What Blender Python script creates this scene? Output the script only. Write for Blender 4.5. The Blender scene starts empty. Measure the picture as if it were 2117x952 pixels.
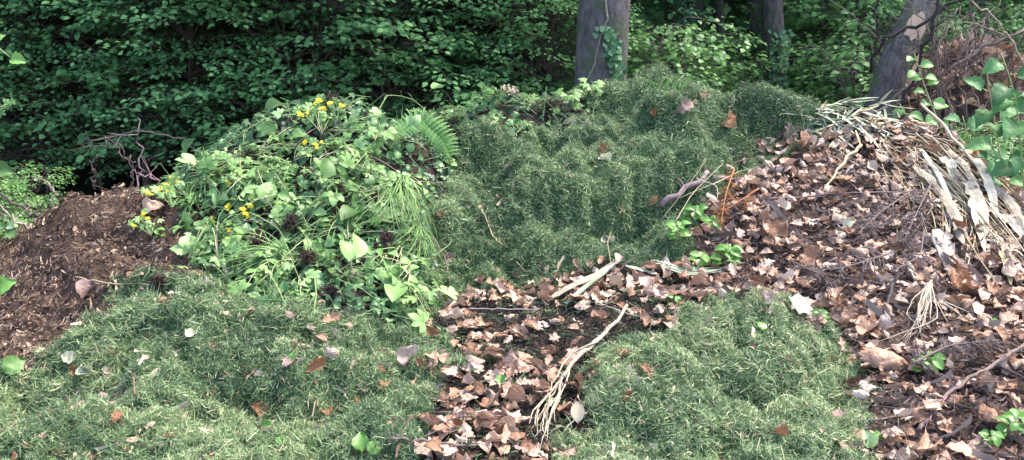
import bpy, math, random
import numpy as np
from mathutils import Vector, Matrix
from mathutils.kdtree import KDTree
R = math.radians
rng = np.random.default_rng(7)
random.seed(7)
sc = bpy.context.scene
col = sc.collection
# ------------------------------------------------------------------ camera
CZ, PITCH, F = 1.55, R(12), 1833.4
cP, sP = math.cos(PITCH), math.sin(PITCH)
cam = bpy.data.objects.new('camera', bpy.data.cameras.new('camera')); col.objects.link(cam)
cam.data.sensor_width = 36; cam.data.lens = 36 * F / 2117.0
cam.location = (0, 0, CZ); cam.rotation_euler = (R(90) - PITCH, 0, 0)
cam.data.clip_end = 500
sc.camera = cam
def ray(px, py):
    a = (px - 1058.5) / F; b = (476 - py) / F
    return np.array([a, cP + b * sP, -sP + b * cP])
def at(px, py, Y):
    d = ray(px, py); t = Y / d[1]
    return np.array([0, 0, CZ]) + d * t
def project(x, y, z):
    f = y * cP - (z - CZ) * sP; u = y * sP + (z - CZ) * cP
    return 1058.5 + F * x / f, 476 - F * u / f
# ------------------------------------------------------------------ noise
def vnoise(x, y, s, seed):
    g = np.random.default_rng(seed).random((257, 257))
    u = np.asarray(x, float) / s + 64.3; v = np.asarray(y, float) / s + 64.7
    i = np.floor(u).astype(int); j = np.floor(v).astype(int)
    a = u - i; b = v - j; a = a*a*(3-2*a); b = b*b*(3-2*b)
    i %= 256; j %= 256
    return (g[i, j]*(1-a)*(1-b) + g[i+1, j]*a*(1-b) + g[i, j+1]*(1-a)*b + g[i+1, j+1]*a*b)
# ------------------------------------------------------------------ height of the heaps
CP = [  # pixel column, pixel row, distance
 (0,952,2.75),(500,952,2.8),(0,830,3.1),(230,830,3.15),(0,760,3.45),(180,690,3.75),(300,583,4.1),(420,600,4.1),(400,690,3.65),(550,690,3.75),(700,680,3.9),(850,665,4.1),(600,800,3.25),(850,800,3.35),(850,950,2.8),(250,900,2.9),
 (50,700,3.95),(20,600,4.45),(200,520,4.6),(350,470,4.8),(120,408,5.15),(250,392,5.25),(335,385,5.25),(0,500,4.95),(60,450,5.05),(350,560,4.3),(-300,640,4.4),(-300,900,2.9),(-200,530,4.9),
 (430,312,5.35),(550,255,5.5),(680,222,5.6),(790,248,5.6),(900,305,5.6),(470,590,4.35),(600,635,4.15),(800,615,4.25),(850,560,4.55),(600,450,4.75),(500,420,4.85),(700,330,5.15),(620,340,5.1),(800,420,4.9),(450,480,4.65),(720,520,4.5),
 (950,300,6.0),(860,285,6.1),(930,240,6.3),(1050,212,6.4),(1000,270,6.1),(1150,205,6.5),
 (1200,222,6.3),(1340,176,6.6),(1450,182,6.7),(1600,190,6.7),(1680,218,6.6),(1300,250,6.15),(1400,262,6.15),(1300,315,5.95),(1450,330,5.95),(1200,330,5.6),(1300,345,5.6),(1380,345,5.65),(1160,370,5.45),(1300,430,5.3),(1150,450,5.2),(1000,330,5.75),(960,400,5.35),(1050,400,5.4),(1040,480,5.05),(1100,560,4.75),(900,560,4.75),(930,620,4.4),(1300,560,4.8),(1400,500,5.05),(1560,260,6.3),(1600,300,6.05),(1240,500,5.1),(1450,420,5.35),
 (1150,650,4.15),(1100,710,3.85),(1000,760,3.6),(1000,880,3.05),(1100,900,2.95),(1250,620,4.35),(1450,600,4.45),(1200,590,4.6),
 (1250,735,3.7),(1330,700,3.85),(1450,655,4.05),(1600,645,4.1),(1700,690,3.9),(1760,800,3.4),(1500,800,3.35),(1350,800,3.35),(1300,900,2.95),(1500,950,2.72),(1180,940,2.82),(1700,930,2.8),
 (1850,262,6.2),(1760,240,6.5),(1950,300,5.9),(2030,370,5.5),(2117,470,5.1),(1550,500,4.85),(1540,400,5.35),(1700,420,5.2),(1850,400,5.25),(1740,300,5.95),(1900,560,4.55),(1750,600,4.35),(1640,610,4.3),(2000,620,4.25),(2100,580,4.5),(1980,470,4.95),(1900,750,3.6),(2100,750,3.55),(1850,900,2.95),(2100,950,2.78),(2400,700,3.8),(2400,950,2.8),(2300,620,4.4)]
pts = [tuple(at(*c)) for c in CP]
for x in np.arange(-9, 9.1, 1.0):
    for y in (8.3, 9.5): pts.append((x, y, 0.05))
    pts.append((x, 7.5, 0.22 if -2.5 < x < 3 else 0.08))
    pts.append((x, 1.2, 0.1))
for y in (3, 4, 5, 6, 7): pts.append((6.5, y, 0.05)); pts.append((-6.5, y, 0.05))
for y in (5.6, 6.3, 7.0): pts.append((-3.0, y+.2, 0.05)); pts.append((-4.2, y, 0.05))
for x in (-2.3,-1.6): pts.append((x, 6.6, 0.15))
pts.append((3.9, 6.3, .1)); pts.append((4.6, 5.6, .1))
Pm = np.array(pts)
def tps(d2): return 0.5 * d2 * np.log(d2 + 1e-9)
n = len(Pm); A = np.zeros((n+3, n+3))
d2 = ((Pm[:, None, :2] - Pm[None, :, :2])**2).sum(-1)
A[:n, :n] = tps(d2) + np.eye(n) * 0.004
A[:n, n] = 1; A[:n, n+1:] = Pm[:, :2]; A[n, :n] = 1; A[n+1:, :n] = Pm[:, :2].T
W = np.linalg.solve(A, np.concatenate([Pm[:, 2], [0, 0, 0]]))
DX = 0.025
gx = np.arange(-5.5, 5.5, DX); gy = np.arange(1.5, 8.6, DX)
GX, GY = np.meshgrid(gx, gy, indexing='ij')
H = np.zeros(GX.shape)
for k in range(n): H += W[k] * tps((GX-Pm[k, 0])**2 + (GY-Pm[k, 1])**2)
H += W[n] + W[n+1]*GX + W[n+2]*GY
H = np.maximum(H, 0.0)
# polygons of the regions (as seen from the camera)
POLY = [
 ('weeds', [(345,390),(380,330),(430,290),(550,225),(680,190),(800,220),(905,280),(935,335),(895,400),(880,460),(870,560),(840,625),(720,650),(600,640),(500,620),(430,580),(400,500),(385,430)]),
 ('weeds_back', [(840,300),(850,240),(920,190),(1050,170),(1240,160),(1215,215),(1190,245),(1110,265),(1060,310),(930,325)]),
 ('brown', [(-400,480),(0,470),(60,440),(105,380),(345,360),(385,430),(400,500),(430,570),(380,590),(300,572),(240,590),(180,670),(80,735),(0,760),(-400,800)]),
 ('hollow', [(1000,605),(1200,585),(1330,575),(1500,590),(1520,610),(1400,640),(1330,690),(1230,735),(1240,790),(1200,880),(1140,930),(1100,1100),(860,1100),(860,950),(900,850),(950,770),(930,690),(850,640),(900,625)]),
 ('grass_back', [(935,335),(1060,310),(1110,265),(1190,245),(1215,210),(1250,150),(1700,150),(1730,270),(1600,330),(1540,385),(1430,470),(1420,540),(1350,575),(1200,590),(1000,605),(930,650),(840,640),(870,560),(880,460),(895,400)]),
 ('leaf_heap', [(1690,100),(1730,270),(1600,330),(1540,385),(1430,470),(1420,540),(1350,575),(1500,590),(1530,625),(1640,645),(1740,690),(1790,780),(1770,880),(1800,960),(1850,1100),(2700,1100),(2700,400),(2100,100)]),
 ('grass_right', [(1140,930),(1200,880),(1240,790),(1230,735),(1330,690),(1400,640),(1530,615),(1640,645),(1740,690),(1790,780),(1770,880),(1800,960),(1850,1100),(1000,1100)]),
 ('grass_left', [(-500,700),(3000,700),(3000,1500),(-500,1500),(-500,560),(240,590),(300,560),(1000,560)]),
]
def inpoly(px, py, P):
    r = np.zeros(np.shape(px), bool); j = len(P) - 1
    for i in range(len(P)):
        xi, yi = P[i]; xj, yj = P[j]
        c = ((yi > py) != (yj > py)) & (px < (xj-xi)*(py-yi)/((yj-yi) or 1e-9)+xi)
        r ^= c; j = i
    return r
def interp(G, x, y):
    u = np.clip((np.asarray(x)-gx[0])/DX, 0, len(gx)-1.001); v = np.clip((np.asarray(y)-gy[0])/DX, 0, len(gy)-1.001)
    i = u.astype(int); j = v.astype(int); a = u-i; b = v-j
    return G[i, j]*(1-a)*(1-b)+G[i+1, j]*a*(1-b)+G[i, j+1]*(1-a)*b+G[i+1, j+1]*a*b
YS = np.arange(1.6, 8.5, 0.012)
def march(px, py):
    d = ray(px, py); t = YS / d[1]
    z = CZ + d[2]*t; h = interp(H, d[0]*t, YS)
    k = np.argmax(h >= z)
    if h[k] < z[k]: return None
    return np.array([d[0]*t[k], YS[k], h[k]])
def label_of(px, py):
    for k, (nm, P) in enumerate(POLY):
        if inpoly(np.float64(px), np.float64(py), P): return k
    return -1
sam = []
for px in range(-360, 2480, 14):
    for py in range(160, 990, 9):
        h = march(px, py)
        if h is None or h[2] < 0.03 and h[1] > 6.5: continue
        k = label_of(px, py)
        if k >= 0: sam.append((h[0], h[1], k))
kd = KDTree(len(sam))
for i, s in enumerate(sam): kd.insert((s[0], s[1], 0), i)
kd.balance()
LAB = np.full(GX.shape, -1)
WX1 = .05*(vnoise(GX, GY, .12, 901)-.5)*2; WX2 = .05*(vnoise(GX, GY, .12, 902)-.5)*2
for i in range(0, GX.shape[0], 2):
    for j in range(0, GX.shape[1], 2):
        wx = WX1[i, j]; wy = WX2[i, j]
        co, idx, dd = kd.find((gx[i]+wx, gy[j]+wy, 0))
        LAB[i:i+2, j:j+2] = sam[idx][2]
ID = {nm: k for k, (nm, P) in enumerate(POLY)}
# lumps
isgrass = np.isin(LAB, [ID['grass_back'], ID['grass_left'], ID['grass_right']]).astype(float)
def blur(a, r):
    k = np.ones(2*r+1)/(2*r+1)
    a = np.apply_along_axis(lambda m: np.convolve(np.pad(m, r, 'edge'), k, 'valid'), 0, a)
    return np.apply_along_axis(lambda m: np.convolve(np.pad(m, r, 'edge'), k, 'valid'), 1, a)
isgrass = blur(isgrass, 3)
H0 = H.copy()
wx = GX + .12*vnoise(GX, GY, .25, 3); wy = GY + .12*vnoise(GX, GY, .25, 4)
bil = np.abs(2*vnoise(wx*.62, wy*1.1, .42, 11)-1)
bil2 = np.abs(2*vnoise(wx*.75, wy*1.1, .19, 12)-1)
lump = .33*(bil-.45) + .16*(bil2-.45)
LOBES = [(1340,250,.62,.16),(1240,350,.34,.15),(1400,330,.3,.10),(1000,375,.36,.10),(1110,345,.25,.08),(1600,235,.3,.13),(300,615,.30,.10),(420,700,.3,.08),(620,740,.35,.06),(330,800,.35,.08),(1490,720,.36,.09),(1650,730,.25,.07),(1400,850,.3,.06)]
for (lx, ly, lr, lh) in LOBES:
    c_ = march(lx, ly)
    dd_ = ((GX-c_[0])**2+((GY-c_[1]))**2)/lr**2+.5*(vnoise(GX, GY, .15, 71)-.5)
    lump = lump+lh*np.exp(-np.clip(dd_, 0, 9)**2*1.2)
def cliff(s_, lo, w_, seed):
    n_ = vnoise((GX+.5*wx)*.5, (GY+.5*wy)*1.15, s_, seed)*.75+vnoise(GX, GY, s_*.35, seed+1)*.25; q_ = np.clip((n_-lo)/w_, 0, 1); return q_*q_*(3-2*q_)
lump = lump+.11*(cliff(.45, .46, .10, 301)-.5)+.06*(cliff(.2, .48, .12, 303)-.5)
lump = lump*np.clip(1-(GY-6.0)*1.1, .38, 1)*np.clip(.62+(GY-4.2)*.5, .62, .92)
led = np.zeros(GX.shape)
for (yl, xa, xb, A_, wv_, sd_) in ((5.28, -.35, 1.35, .12, .5, 401), (5.92, -.1, 1.75, .12, .4, 402), (6.32, .5, 2.3, .07, .3, 403), (3.42, -2.6, -.75, .07, .5, 404), (3.95, -2.3, -.5, .05, .3, 405), (3.5, .3, 1.5, .07, .5, 406)):
    d_ = GY-(yl+wv_*(vnoise(GX, GX*0+sd_, .55, sd_)-.5)+.12*(vnoise(GX, GY, .16, sd_+20)-.5))
    win = np.clip((GX-xa)/.25, 0, 1)*np.clip((xb-GX)/.25, 0, 1)*np.clip(1-(np.abs(d_)-.25)/.25, 0, 1)
    led += A_*win*(np.tanh(d_/.07)-np.clip(d_/.4, -1, 1))
lump += led
brn = blur((LAB == ID['brown']).astype(float), 3)
lump_b = brn*(.14*(np.abs(2*vnoise(wx, wy, .3, 81)-1)-.45)+.07*(np.abs(2*vnoise(wx, wy, .12, 82)-1)-.45))
edge = np.clip(H0/0.25, 0, 1)
H = H + edge*(lump_b + isgrass*lump + (1-isgrass)*(.09*(vnoise(GX, GY, .3, 21)-.5) + .05*(vnoise(GX, GY, .11, 22)-.5)))
H += (isgrass*.05+brn*.06)*edge*(vnoise(GX, GY, .075, 24)-.5)
H += edge*.018*(vnoise(GX, GY, .06, 23)-.5)
NXg, NYg = np.gradient(blur(H, 2), DX)
def surf(x, y):
    z = interp(H, x, y); a = interp(NXg, x, y); b = interp(NYg, x, y)
    nn = np.stack([-a, -b, np.ones_like(a)], -1); nn /= np.linalg.norm(nn, axis=-1, keepdims=True)
    return z, nn
def hit(px, py, off=0.0):
    h = march(px, py)
    if h is None: h = at(px, py, 6.4)
    z, nn = surf(h[0], h[1])
    return h + nn*off
# ------------------------------------------------------------------ mesh helpers
class MB:
    """collects triangles with one tint value per vertex"""
    def __init__(s): s.v = []; s.f = []; s.t = []; s.n = 0
    def add(s, V, Fc, tint=0.5):
        V = np.asarray(V, float).reshape(-1, 3); Fc = np.asarray(Fc, int).reshape(-1, 3)
        s.v.append(V); s.f.append(Fc + s.n); s.n += len(V)
        t = np.asarray(tint, float); s.t.append(np.full(len(V), float(t)) if t.ndim == 0 else t)
    def scatter(s, T, pos, M, tint):
        """template T=(V,F); pos (N,3); M (N,3,3) columns = axes*scale; tint (N,)"""
        V, Fc = T; N = len(pos)
        if N == 0: return
        X = np.einsum('nij,vj->nvi', M, V) + pos[:, None, :]
        FF = (Fc[None] + (np.arange(N)*len(V))[:, None, None]).reshape(-1, 3)
        s.v.append(X.reshape(-1, 3)); s.f.append(FF + s.n); s.n += N*len(V)
        s.t.append(np.repeat(tint, len(V)))
    def tube(s, path, rad, sides=6, tint=0.5, cap=True, wob=0.0, seed=0):
        P = np.asarray(path, float); k = len(P)
        rad = np.interp(np.linspace(0, 1, k), np.linspace(0, 1, len(rad)), rad) if np.ndim(rad) else np.full(k, rad)
        T = np.gradient(P, axis=0); T /= np.linalg.norm(T, axis=1, keepdims=True)+1e-9
        up = np.array([0, 0, 1.]) if abs(T[0][2]) < .9 else np.array([1., 0, 0])
        a = np.cross(T[0], up); a /= np.linalg.norm(a)
        V = []; r0 = np.random.default_rng(seed)
        for i in range(k):
            a = a - T[i]*np.dot(a, T[i]); a /= np.linalg.norm(a)+1e-9; b = np.cross(T[i], a)
            for j in range(sides):
                th = 2*math.pi*j/sides; r = rad[i]*(1+wob*(r0.random()-.5)*2)
                V.append(P[i]+r*(math.cos(th)*a+math.sin(th)*b))
        Fc = []
        for i in range(k-1):
            for j in range(sides):
                q = i*sides+j; w = i*sides+(j+1) % sides
                Fc += [(q, w, w+sides), (q, w+sides, q+sides)]
        if cap:
            V.append(P[0]); V.append(P[-1]); m = k*sides
            for j in range(sides):
                Fc.append((m, (j+1) % sides, j)); Fc.append((m+1, (k-1)*sides+j, (k-1)*sides+(j+1) % sides))
        s.add(V, Fc, tint)
    def build(s, name, mat, parent=None, loc=None, smooth=True):
        V = np.concatenate(s.v) if s.v else np.zeros((0, 3)); Fc = np.concatenate(s.f) if s.f else np.zeros((0, 3), int); t = np.concatenate(s.t) if s.t else np.zeros(0)
        if loc is not None: V = V - np.asarray(loc)
        me = bpy.data.meshes.new(name)
        me.vertices.add(len(V)); me.vertices.foreach_set('co', V.astype(np.float32).ravel())
        me.loops.add(len(Fc)*3); me.loops.foreach_set('vertex_index', Fc.astype(np.int32).ravel())
        me.polygons.add(len(Fc)); me.polygons.foreach_set('loop_start', np.arange(0, len(Fc)*3, 3, dtype=np.int32))
        me.polygons.foreach_set('use_smooth', np.full(len(Fc), smooth))
        at_ = me.attributes.new('tint', 'FLOAT', 'POINT'); at_.data.foreach_set('value', t.astype(np.float32))
        me.update(calc_edges=True); me.validate()
        me.materials.append(mat)
        o = bpy.data.objects.new(name, me); col.objects.link(o)
        if parent: o.parent = parent
        if loc is not None: o.location = loc
        return o
def tag(o, label=None, cat=None, group=None, kind=None):
    if label: o['label'] = label
    if cat: o['category'] = cat
    if group: o['group'] = group
    if kind: o['kind'] = kind
    return o
def empty(name, loc=(0, 0, 0), label=None, cat=None, group=None, kind=None):
    o = bpy.data.objects.new(name, None); col.objects.link(o); o.location = loc; o.empty_display_size = .05
    return tag(o, label, cat, group, kind)
def copy_tree(o, parent=None):
    c = o.copy(); col.objects.link(c)
    if parent: c.parent = parent
    for ch in list(o.children): copy_tree(ch, c)
    return c
# ------------------------------------------------------------------ materials
def srgb(r, g, b): return tuple(((v/255)/12.92 if v/255 <= .04045 else ((v/255+.055)/1.055)**2.4) for v in (r, g, b)) + (1,)
def ramp_mat(name, cols, src='attr', trans=0.0, rough=.6, spec=.3, nscale=30, namt=.15, back=None, bump=0.0, bscale=60, coord='Object'):
    m = bpy.data.materials.new(name); m.use_nodes = True; N = m.node_tree.nodes; L = m.node_tree.links; N.clear()
    out = N.new('ShaderNodeOutputMaterial'); bs = N.new('ShaderNodeBsdfPrincipled')
    at_ = N.new('ShaderNodeAttribute'); at_.attribute_name = 'tint'
    oi = N.new('ShaderNodeObjectInfo')
    fac = at_.outputs['Fac']
    if src == 'obj':
        a = N.new('ShaderNodeMath'); a.operation = 'MULTIPLY_ADD'; L.new(fac, a.inputs[0]); a.inputs[1].default_value = .35
        b = N.new('ShaderNodeMath'); b.operation = 'MULTIPLY'; L.new(oi.outputs['Random'], b.inputs[0]); b.inputs[1].default_value = .65
        L.new(b.outputs[0], a.inputs[2]); fac = a.outputs[0]
    tc = N.new('ShaderNodeTexCoord'); no = N.new('ShaderNodeTexNoise'); no.inputs['Scale'].default_value = nscale; no.inputs['Detail'].default_value = 3
    L.new(tc.outputs[coord], no.inputs['Vector'])
    s = N.new('ShaderNodeMath'); s.operation = 'SUBTRACT'; L.new(no.outputs[0], s.inputs[0]); s.inputs[1].default_value = .5
    q = N.new('ShaderNodeMath'); q.operation = 'MULTIPLY_ADD'; L.new(s.outputs[0], q.inputs[0]); q.inputs[1].default_value = namt*3; L.new(fac, q.inputs[2])
    cr = N.new('ShaderNodeValToRGB'); el = cr.color_ramp.elements
    for i, c in enumerate(cols):
        p = i/(len(cols)-1)
        e = el[i] if i < 2 else el.new(p)
        e.position = p; e.color = tuple(c[:3])+(1,)
    for i, c in enumerate(cols): pass
    L.new(q.outputs[0], cr.inputs[0]); colr = cr.outputs[0]
    if back:
        ge = N.new('ShaderNodeNewGeometry'); mx = N.new('ShaderNodeMix'); mx.data_type = 'RGBA'
        L.new(ge.outputs['Backfacing'], mx.inputs[0]); L.new(colr, mx.inputs[6])
        m2 = N.new('ShaderNodeMix'); m2.data_type = 'RGBA'; m2.inputs[0].default_value = back[1]; L.new(colr, m2.inputs[6]); m2.inputs[7].default_value = tuple(back[0][:3])+(1,)
        L.new(m2.outputs[2], mx.inputs[7]); colr = mx.outputs[2]
    L.new(colr, bs.inputs['Base Color']); bs.inputs['Roughness'].default_value = rough; bs.inputs['Specular IOR Level'].default_value = spec
    if bump:
        bn = N.new('ShaderNodeTexNoise'); bn.inputs['Scale'].default_value = bscale; bn.inputs['Detail'].default_value = 5; L.new(tc.outputs[coord], bn.inputs['Vector'])
        bu = N.new('ShaderNodeBump'); bu.inputs['Strength'].default_value = bump; bu.inputs['Distance'].default_value = .01; L.new(bn.outputs[0], bu.inputs['Height']); L.new(bu.outputs[0], bs.inputs['Normal'])
    if trans:
        tr = N.new('ShaderNodeBsdfTranslucent'); L.new(colr, tr.inputs['Color']); ms = N.new('ShaderNodeMixShader'); ms.inputs[0].default_value = trans
        L.new(bs.outputs[0], ms.inputs[1]); L.new(tr.outputs[0], ms.inputs[2]); L.new(ms.outputs[0], out.inputs[0])
    else: L.new(bs.outputs[0], out.inputs[0])
    return m
M = {}
M['clip'] = ramp_mat('grass_clippings', [(.034,.062,.035),(.084,.143,.07),(.152,.232,.105),(.235,.32,.15),(.335,.385,.2),(.48,.46,.31)], trans=.2, rough=.5, spec=.35, namt=.04)
M['clipcore'] = ramp_mat('matted_grass', [(.014,.03,.016),(.035,.065,.032),(.065,.11,.05)], rough=.9, spec=.1, nscale=14, namt=.5, bump=1.0, bscale=90)  # darker than the blades: shade of the gaps put into the core colour
M['peat'] = ramp_mat('brown_compost', [(.02,.014,.012),(.06,.04,.033),(.12,.08,.063)], rough=.95, spec=.1, nscale=18, namt=.5, bump=1.0, bscale=80)
M['fibre'] = ramp_mat('compost_fibre', [(.04,.026,.02),(.11,.07,.05),(.21,.138,.1),(.33,.24,.18),(.48,.39,.29)], rough=.85, spec=.15, namt=.08)
M['soil'] = ramp_mat('dark_soil', [(.01,.008,.008),(.03,.022,.02),(.055,.04,.035)], rough=.95, spec=.1, nscale=20, namt=.5, bump=1.0, bscale=80)
M['crumb'] = ramp_mat('soil_crumb', [(.012,.009,.009),(.035,.026,.023),(.07,.05,.042),(.16,.11,.08)], rough=.9, spec=.15, namt=.08)
M['forest'] = ramp_mat('forest_soil', [(.008,.008,.006),(.02,.02,.012),(.035,.045,.02)], rough=1, spec=.05, nscale=3, namt=.5, bump=.6, bscale=20)
DL = [(.075,.038,.026),(.175,.084,.05),(.285,.15,.09),(.385,.23,.155),(.47,.32,.24),(.56,.44,.37)]
DB = ((.5,.39,.33), .4)
M['dead'] = ramp_mat('dead_leaf', DL, 'obj', trans=.12, rough=.5, spec=.4, nscale=5, namt=.22, back=DB, bump=.8, bscale=9)
M['deads'] = ramp_mat('dead_leaf_litter', DL, 'attr', trans=.12, rough=.5, spec=.4, nscale=60, namt=.22, back=DB, bump=.8, bscale=110)
M['frag'] = ramp_mat('litter_fragment', [(.03,.02,.018),(.08,.05,.042),(.15,.1,.085),(.27,.2,.17),(.42,.35,.31)], rough=.8, spec=.2, namt=.06)
M['orange'] = ramp_mat('orange_dead_leaf', [(.17,.07,.035),(.3,.14,.07),(.42,.25,.15)], 'obj', trans=.2, rough=.5, nscale=5, namt=.3, bump=.8, bscale=9)
M['pink'] = ramp_mat('pinkish_dead_leaf', [(.2,.12,.105),(.32,.215,.19),(.45,.34,.3)], 'obj', trans=.15, rough=.6, nscale=5, namt=.3, bump=.8, bscale=9)
M['paleleaf'] = ramp_mat('pale_dead_leaf', [(.3,.3,.2),(.5,.5,.36)], 'obj', trans=.2, rough=.6)
M['weed'] = ramp_mat('weed_leaf', [(.035,.08,.025),(.085,.175,.05),(.16,.29,.085),(.26,.42,.15),(.42,.55,.3)], 'obj', trans=.3, rough=.5, spec=.4, nscale=12, namt=.12, back=((.22,.36,.22), .4))
M['weeds'] = ramp_mat('weed_mat', [(.012,.035,.014),(.03,.08,.03),(.06,.15,.05),(.13,.26,.09),(.28,.42,.2)], 'attr', trans=.3, rough=.42, spec=.5, nscale=12, namt=.05, back=((.3,.42,.3), .45))
M['nettle'] = ramp_mat('broad_plant_leaf', [(.03,.1,.035),(.06,.17,.055),(.1,.25,.08),(.16,.33,.13)], 'attr', trans=.3, rough=.5, spec=.35, nscale=14, namt=.15, bump=.5, bscale=60)
M['stem'] = ramp_mat('green_stem', [(.12,.2,.07),(.22,.32,.12),(.36,.36,.2),(.3,.16,.12)], 'obj', rough=.5, spec=.4)
M['bright'] = ramp_mat('fresh_leaf', [(.08,.2,.035),(.13,.29,.055),(.2,.38,.1)], 'obj', trans=.35, rough=.4, spec=.5, nscale=10, namt=.08)
M['fern'] = ramp_mat('fern_leaf', [(.09,.21,.06),(.15,.31,.09),(.23,.4,.15)], 'attr', trans=.35, rough=.5)
M['beech'] = ramp_mat('shrub_leaf', [(.06,.145,.06),(.095,.22,.085),(.135,.3,.11),(.2,.39,.15)], 'attr', trans=.42, rough=.6, spec=.2, nscale=6, namt=.03)
M['lime'] = ramp_mat('lit_shrub_leaf', [(.085,.19,.055),(.13,.28,.085),(.19,.37,.12),(.27,.46,.17)], 'attr', trans=.42, rough=.42, spec=.45, nscale=6, namt=.05)  # paler copy of the shrub leaf: brightness of lit shrubs put into the colour
M['ivy'] = ramp_mat('ivy_leaf', [(.035,.1,.035),(.07,.18,.055),(.13,.28,.08)], 'attr', trans=.15, rough=.35, spec=.5)
M['root'] = ramp_mat('dark_root', [(.02,.013,.012),(.05,.033,.03),(.1,.07,.06)], 'attr', rough=.9, spec=.1)
M['pale'] = ramp_mat('pale_wood', [(.2,.15,.11),(.38,.32,.25),(.52,.47,.39)], 'obj', rough=.75, spec=.2, nscale=40, namt=.35, bump=.8, bscale=140)
M['stick'] = ramp_mat('stick_bark', [(.05,.035,.03),(.12,.085,.075),(.22,.17,.16)], 'obj', rough=.8, spec=.2, nscale=30, namt=.3, bump=.6, bscale=100)
M['purple'] = ramp_mat('purple_bark', [(.1,.06,.065),(.2,.13,.135),(.32,.24,.24)], 'obj', rough=.6, spec=.3, nscale=30, namt=.25, bump=.4, bscale=100)
M['darkstick'] = ramp_mat('dark_stick', [(.02,.016,.018),(.05,.04,.042)], 'obj', rough=.8, nscale=30, namt=.3, bump=.6)
M['straw'] = ramp_mat('dry_straw', [(.2,.14,.08),(.33,.26,.15),(.45,.38,.26),(.52,.47,.37)], 'obj', trans=.1, rough=.55, spec=.35, nscale=15, namt=.15)
M['husk'] = ramp_mat('bleached_husk', [(.26,.21,.15),(.4,.36,.28),(.52,.49,.43)], 'obj', trans=.15, rough=.6, spec=.3, nscale=35, namt=.3, bump=.6, bscale=90)
M['strap'] = ramp_mat('strap_leaf', [(.06,.075,.04),(.13,.16,.1),(.23,.28,.19),(.42,.44,.36)], 'obj', trans=.15, rough=.4, spec=.5, nscale=12, namt=.15)
M['yellow'] = ramp_mat('yellow_petal', [(.6,.5,.03),(.75,.65,.06)], 'attr', trans=.2, rough=.5)
M['cream'] = ramp_mat('cream_bulb', [(.55,.5,.4),(.7,.66,.56)], 'attr', rough=.4, spec=.5)
M['conifer'] = ramp_mat('dead_conifer', [(.08,.06,.058),(.16,.12,.115),(.26,.2,.19)], 'attr', rough=.8, spec=.2)
M['cedar'] = ramp_mat('orange_conifer', [(.22,.09,.04),(.36,.17,.08)], 'attr', rough=.8, spec=.2)
def bark_mat(name, c0, c1, moss=None, vs=2.2):
    m = bpy.data.materials.new(name); m.use_nodes = True; N = m.node_tree.nodes; L = m.node_tree.links
    bs = N['Principled BSDF']; bs.inputs['Roughness'].default_value = .8; bs.inputs['Specular IOR Level'].default_value = .2
    tc = N.new('ShaderNodeTexCoord'); mp = N.new('ShaderNodeMapping'); mp.inputs['Scale'].default_value = (6, 6, vs); L.new(tc.outputs['Object'], mp.inputs[0])
    n1 = N.new('ShaderNodeTexNoise'); n1.inputs['Scale'].default_value = 1.2; n1.inputs['Detail'].default_value = 8; n1.inputs['Roughness'].default_value = .65; L.new(mp.outputs[0], n1.inputs[0])
    cr = N.new('ShaderNodeValToRGB'); cr.color_ramp.elements[0].position = .38; cr.color_ramp.elements[1].position = .62; n1.inputs['Scale'].default_value = 3.5
    cr.color_ramp.elements[0].color = c0+(1,); cr.color_ramp.elements[1].color = c1+(1,); L.new(n1.outputs[0], cr.inputs[0]); c = cr.outputs[0]
    if moss:
        n2 = N.new('ShaderNodeTexNoise'); n2.inputs['Scale'].default_value = 7; n2.inputs['Detail'].default_value = 10; n2.inputs['Roughness'].default_value = .7; L.new(tc.outputs['Object'], n2.inputs[0])
        r2 = N.new('ShaderNodeValToRGB'); r2.color_ramp.elements[0].position = .52; r2.color_ramp.elements[1].position = .57; L.new(n2.outputs[0], r2.inputs[0])
        mx = N.new('ShaderNodeMix'); mx.data_type = 'RGBA'; L.new(r2.outputs[0], mx.inputs[0]); L.new(c, mx.inputs[6]); mx.inputs[7].default_value = moss+(1,); c = mx.outputs[2]
    L.new(c, bs.inputs['Base Color'])
    n3 = N.new('ShaderNodeTexNoise'); n3.inputs['Scale'].default_value = 14; n3.inputs['Detail'].default_value = 8; L.new(mp.outputs[0], n3.inputs[0])
    bu = N.new('ShaderNodeBump'); bu.inputs['Strength'].default_value = .8; bu.inputs['Distance'].default_value = .02; L.new(n3.outputs[0], bu.inputs['Height']); L.new(bu.outputs[0], bs.inputs['Normal'])
    return m
M['bark'] = bark_mat('smooth_grey_bark', (.06,.05,.052), (.14,.125,.124), (.075,.085,.055))
M['bark2'] = bark_mat('brown_grey_bark', (.04,.035,.034), (.1,.088,.08), (.05,.065,.035))
M['wound'] = ramp_mat('bare_wood', [(.3,.18,.12),(.5,.36,.27)], 'attr', rough=.7, nscale=12, namt=.4, bump=.5, bscale=50)
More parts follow.
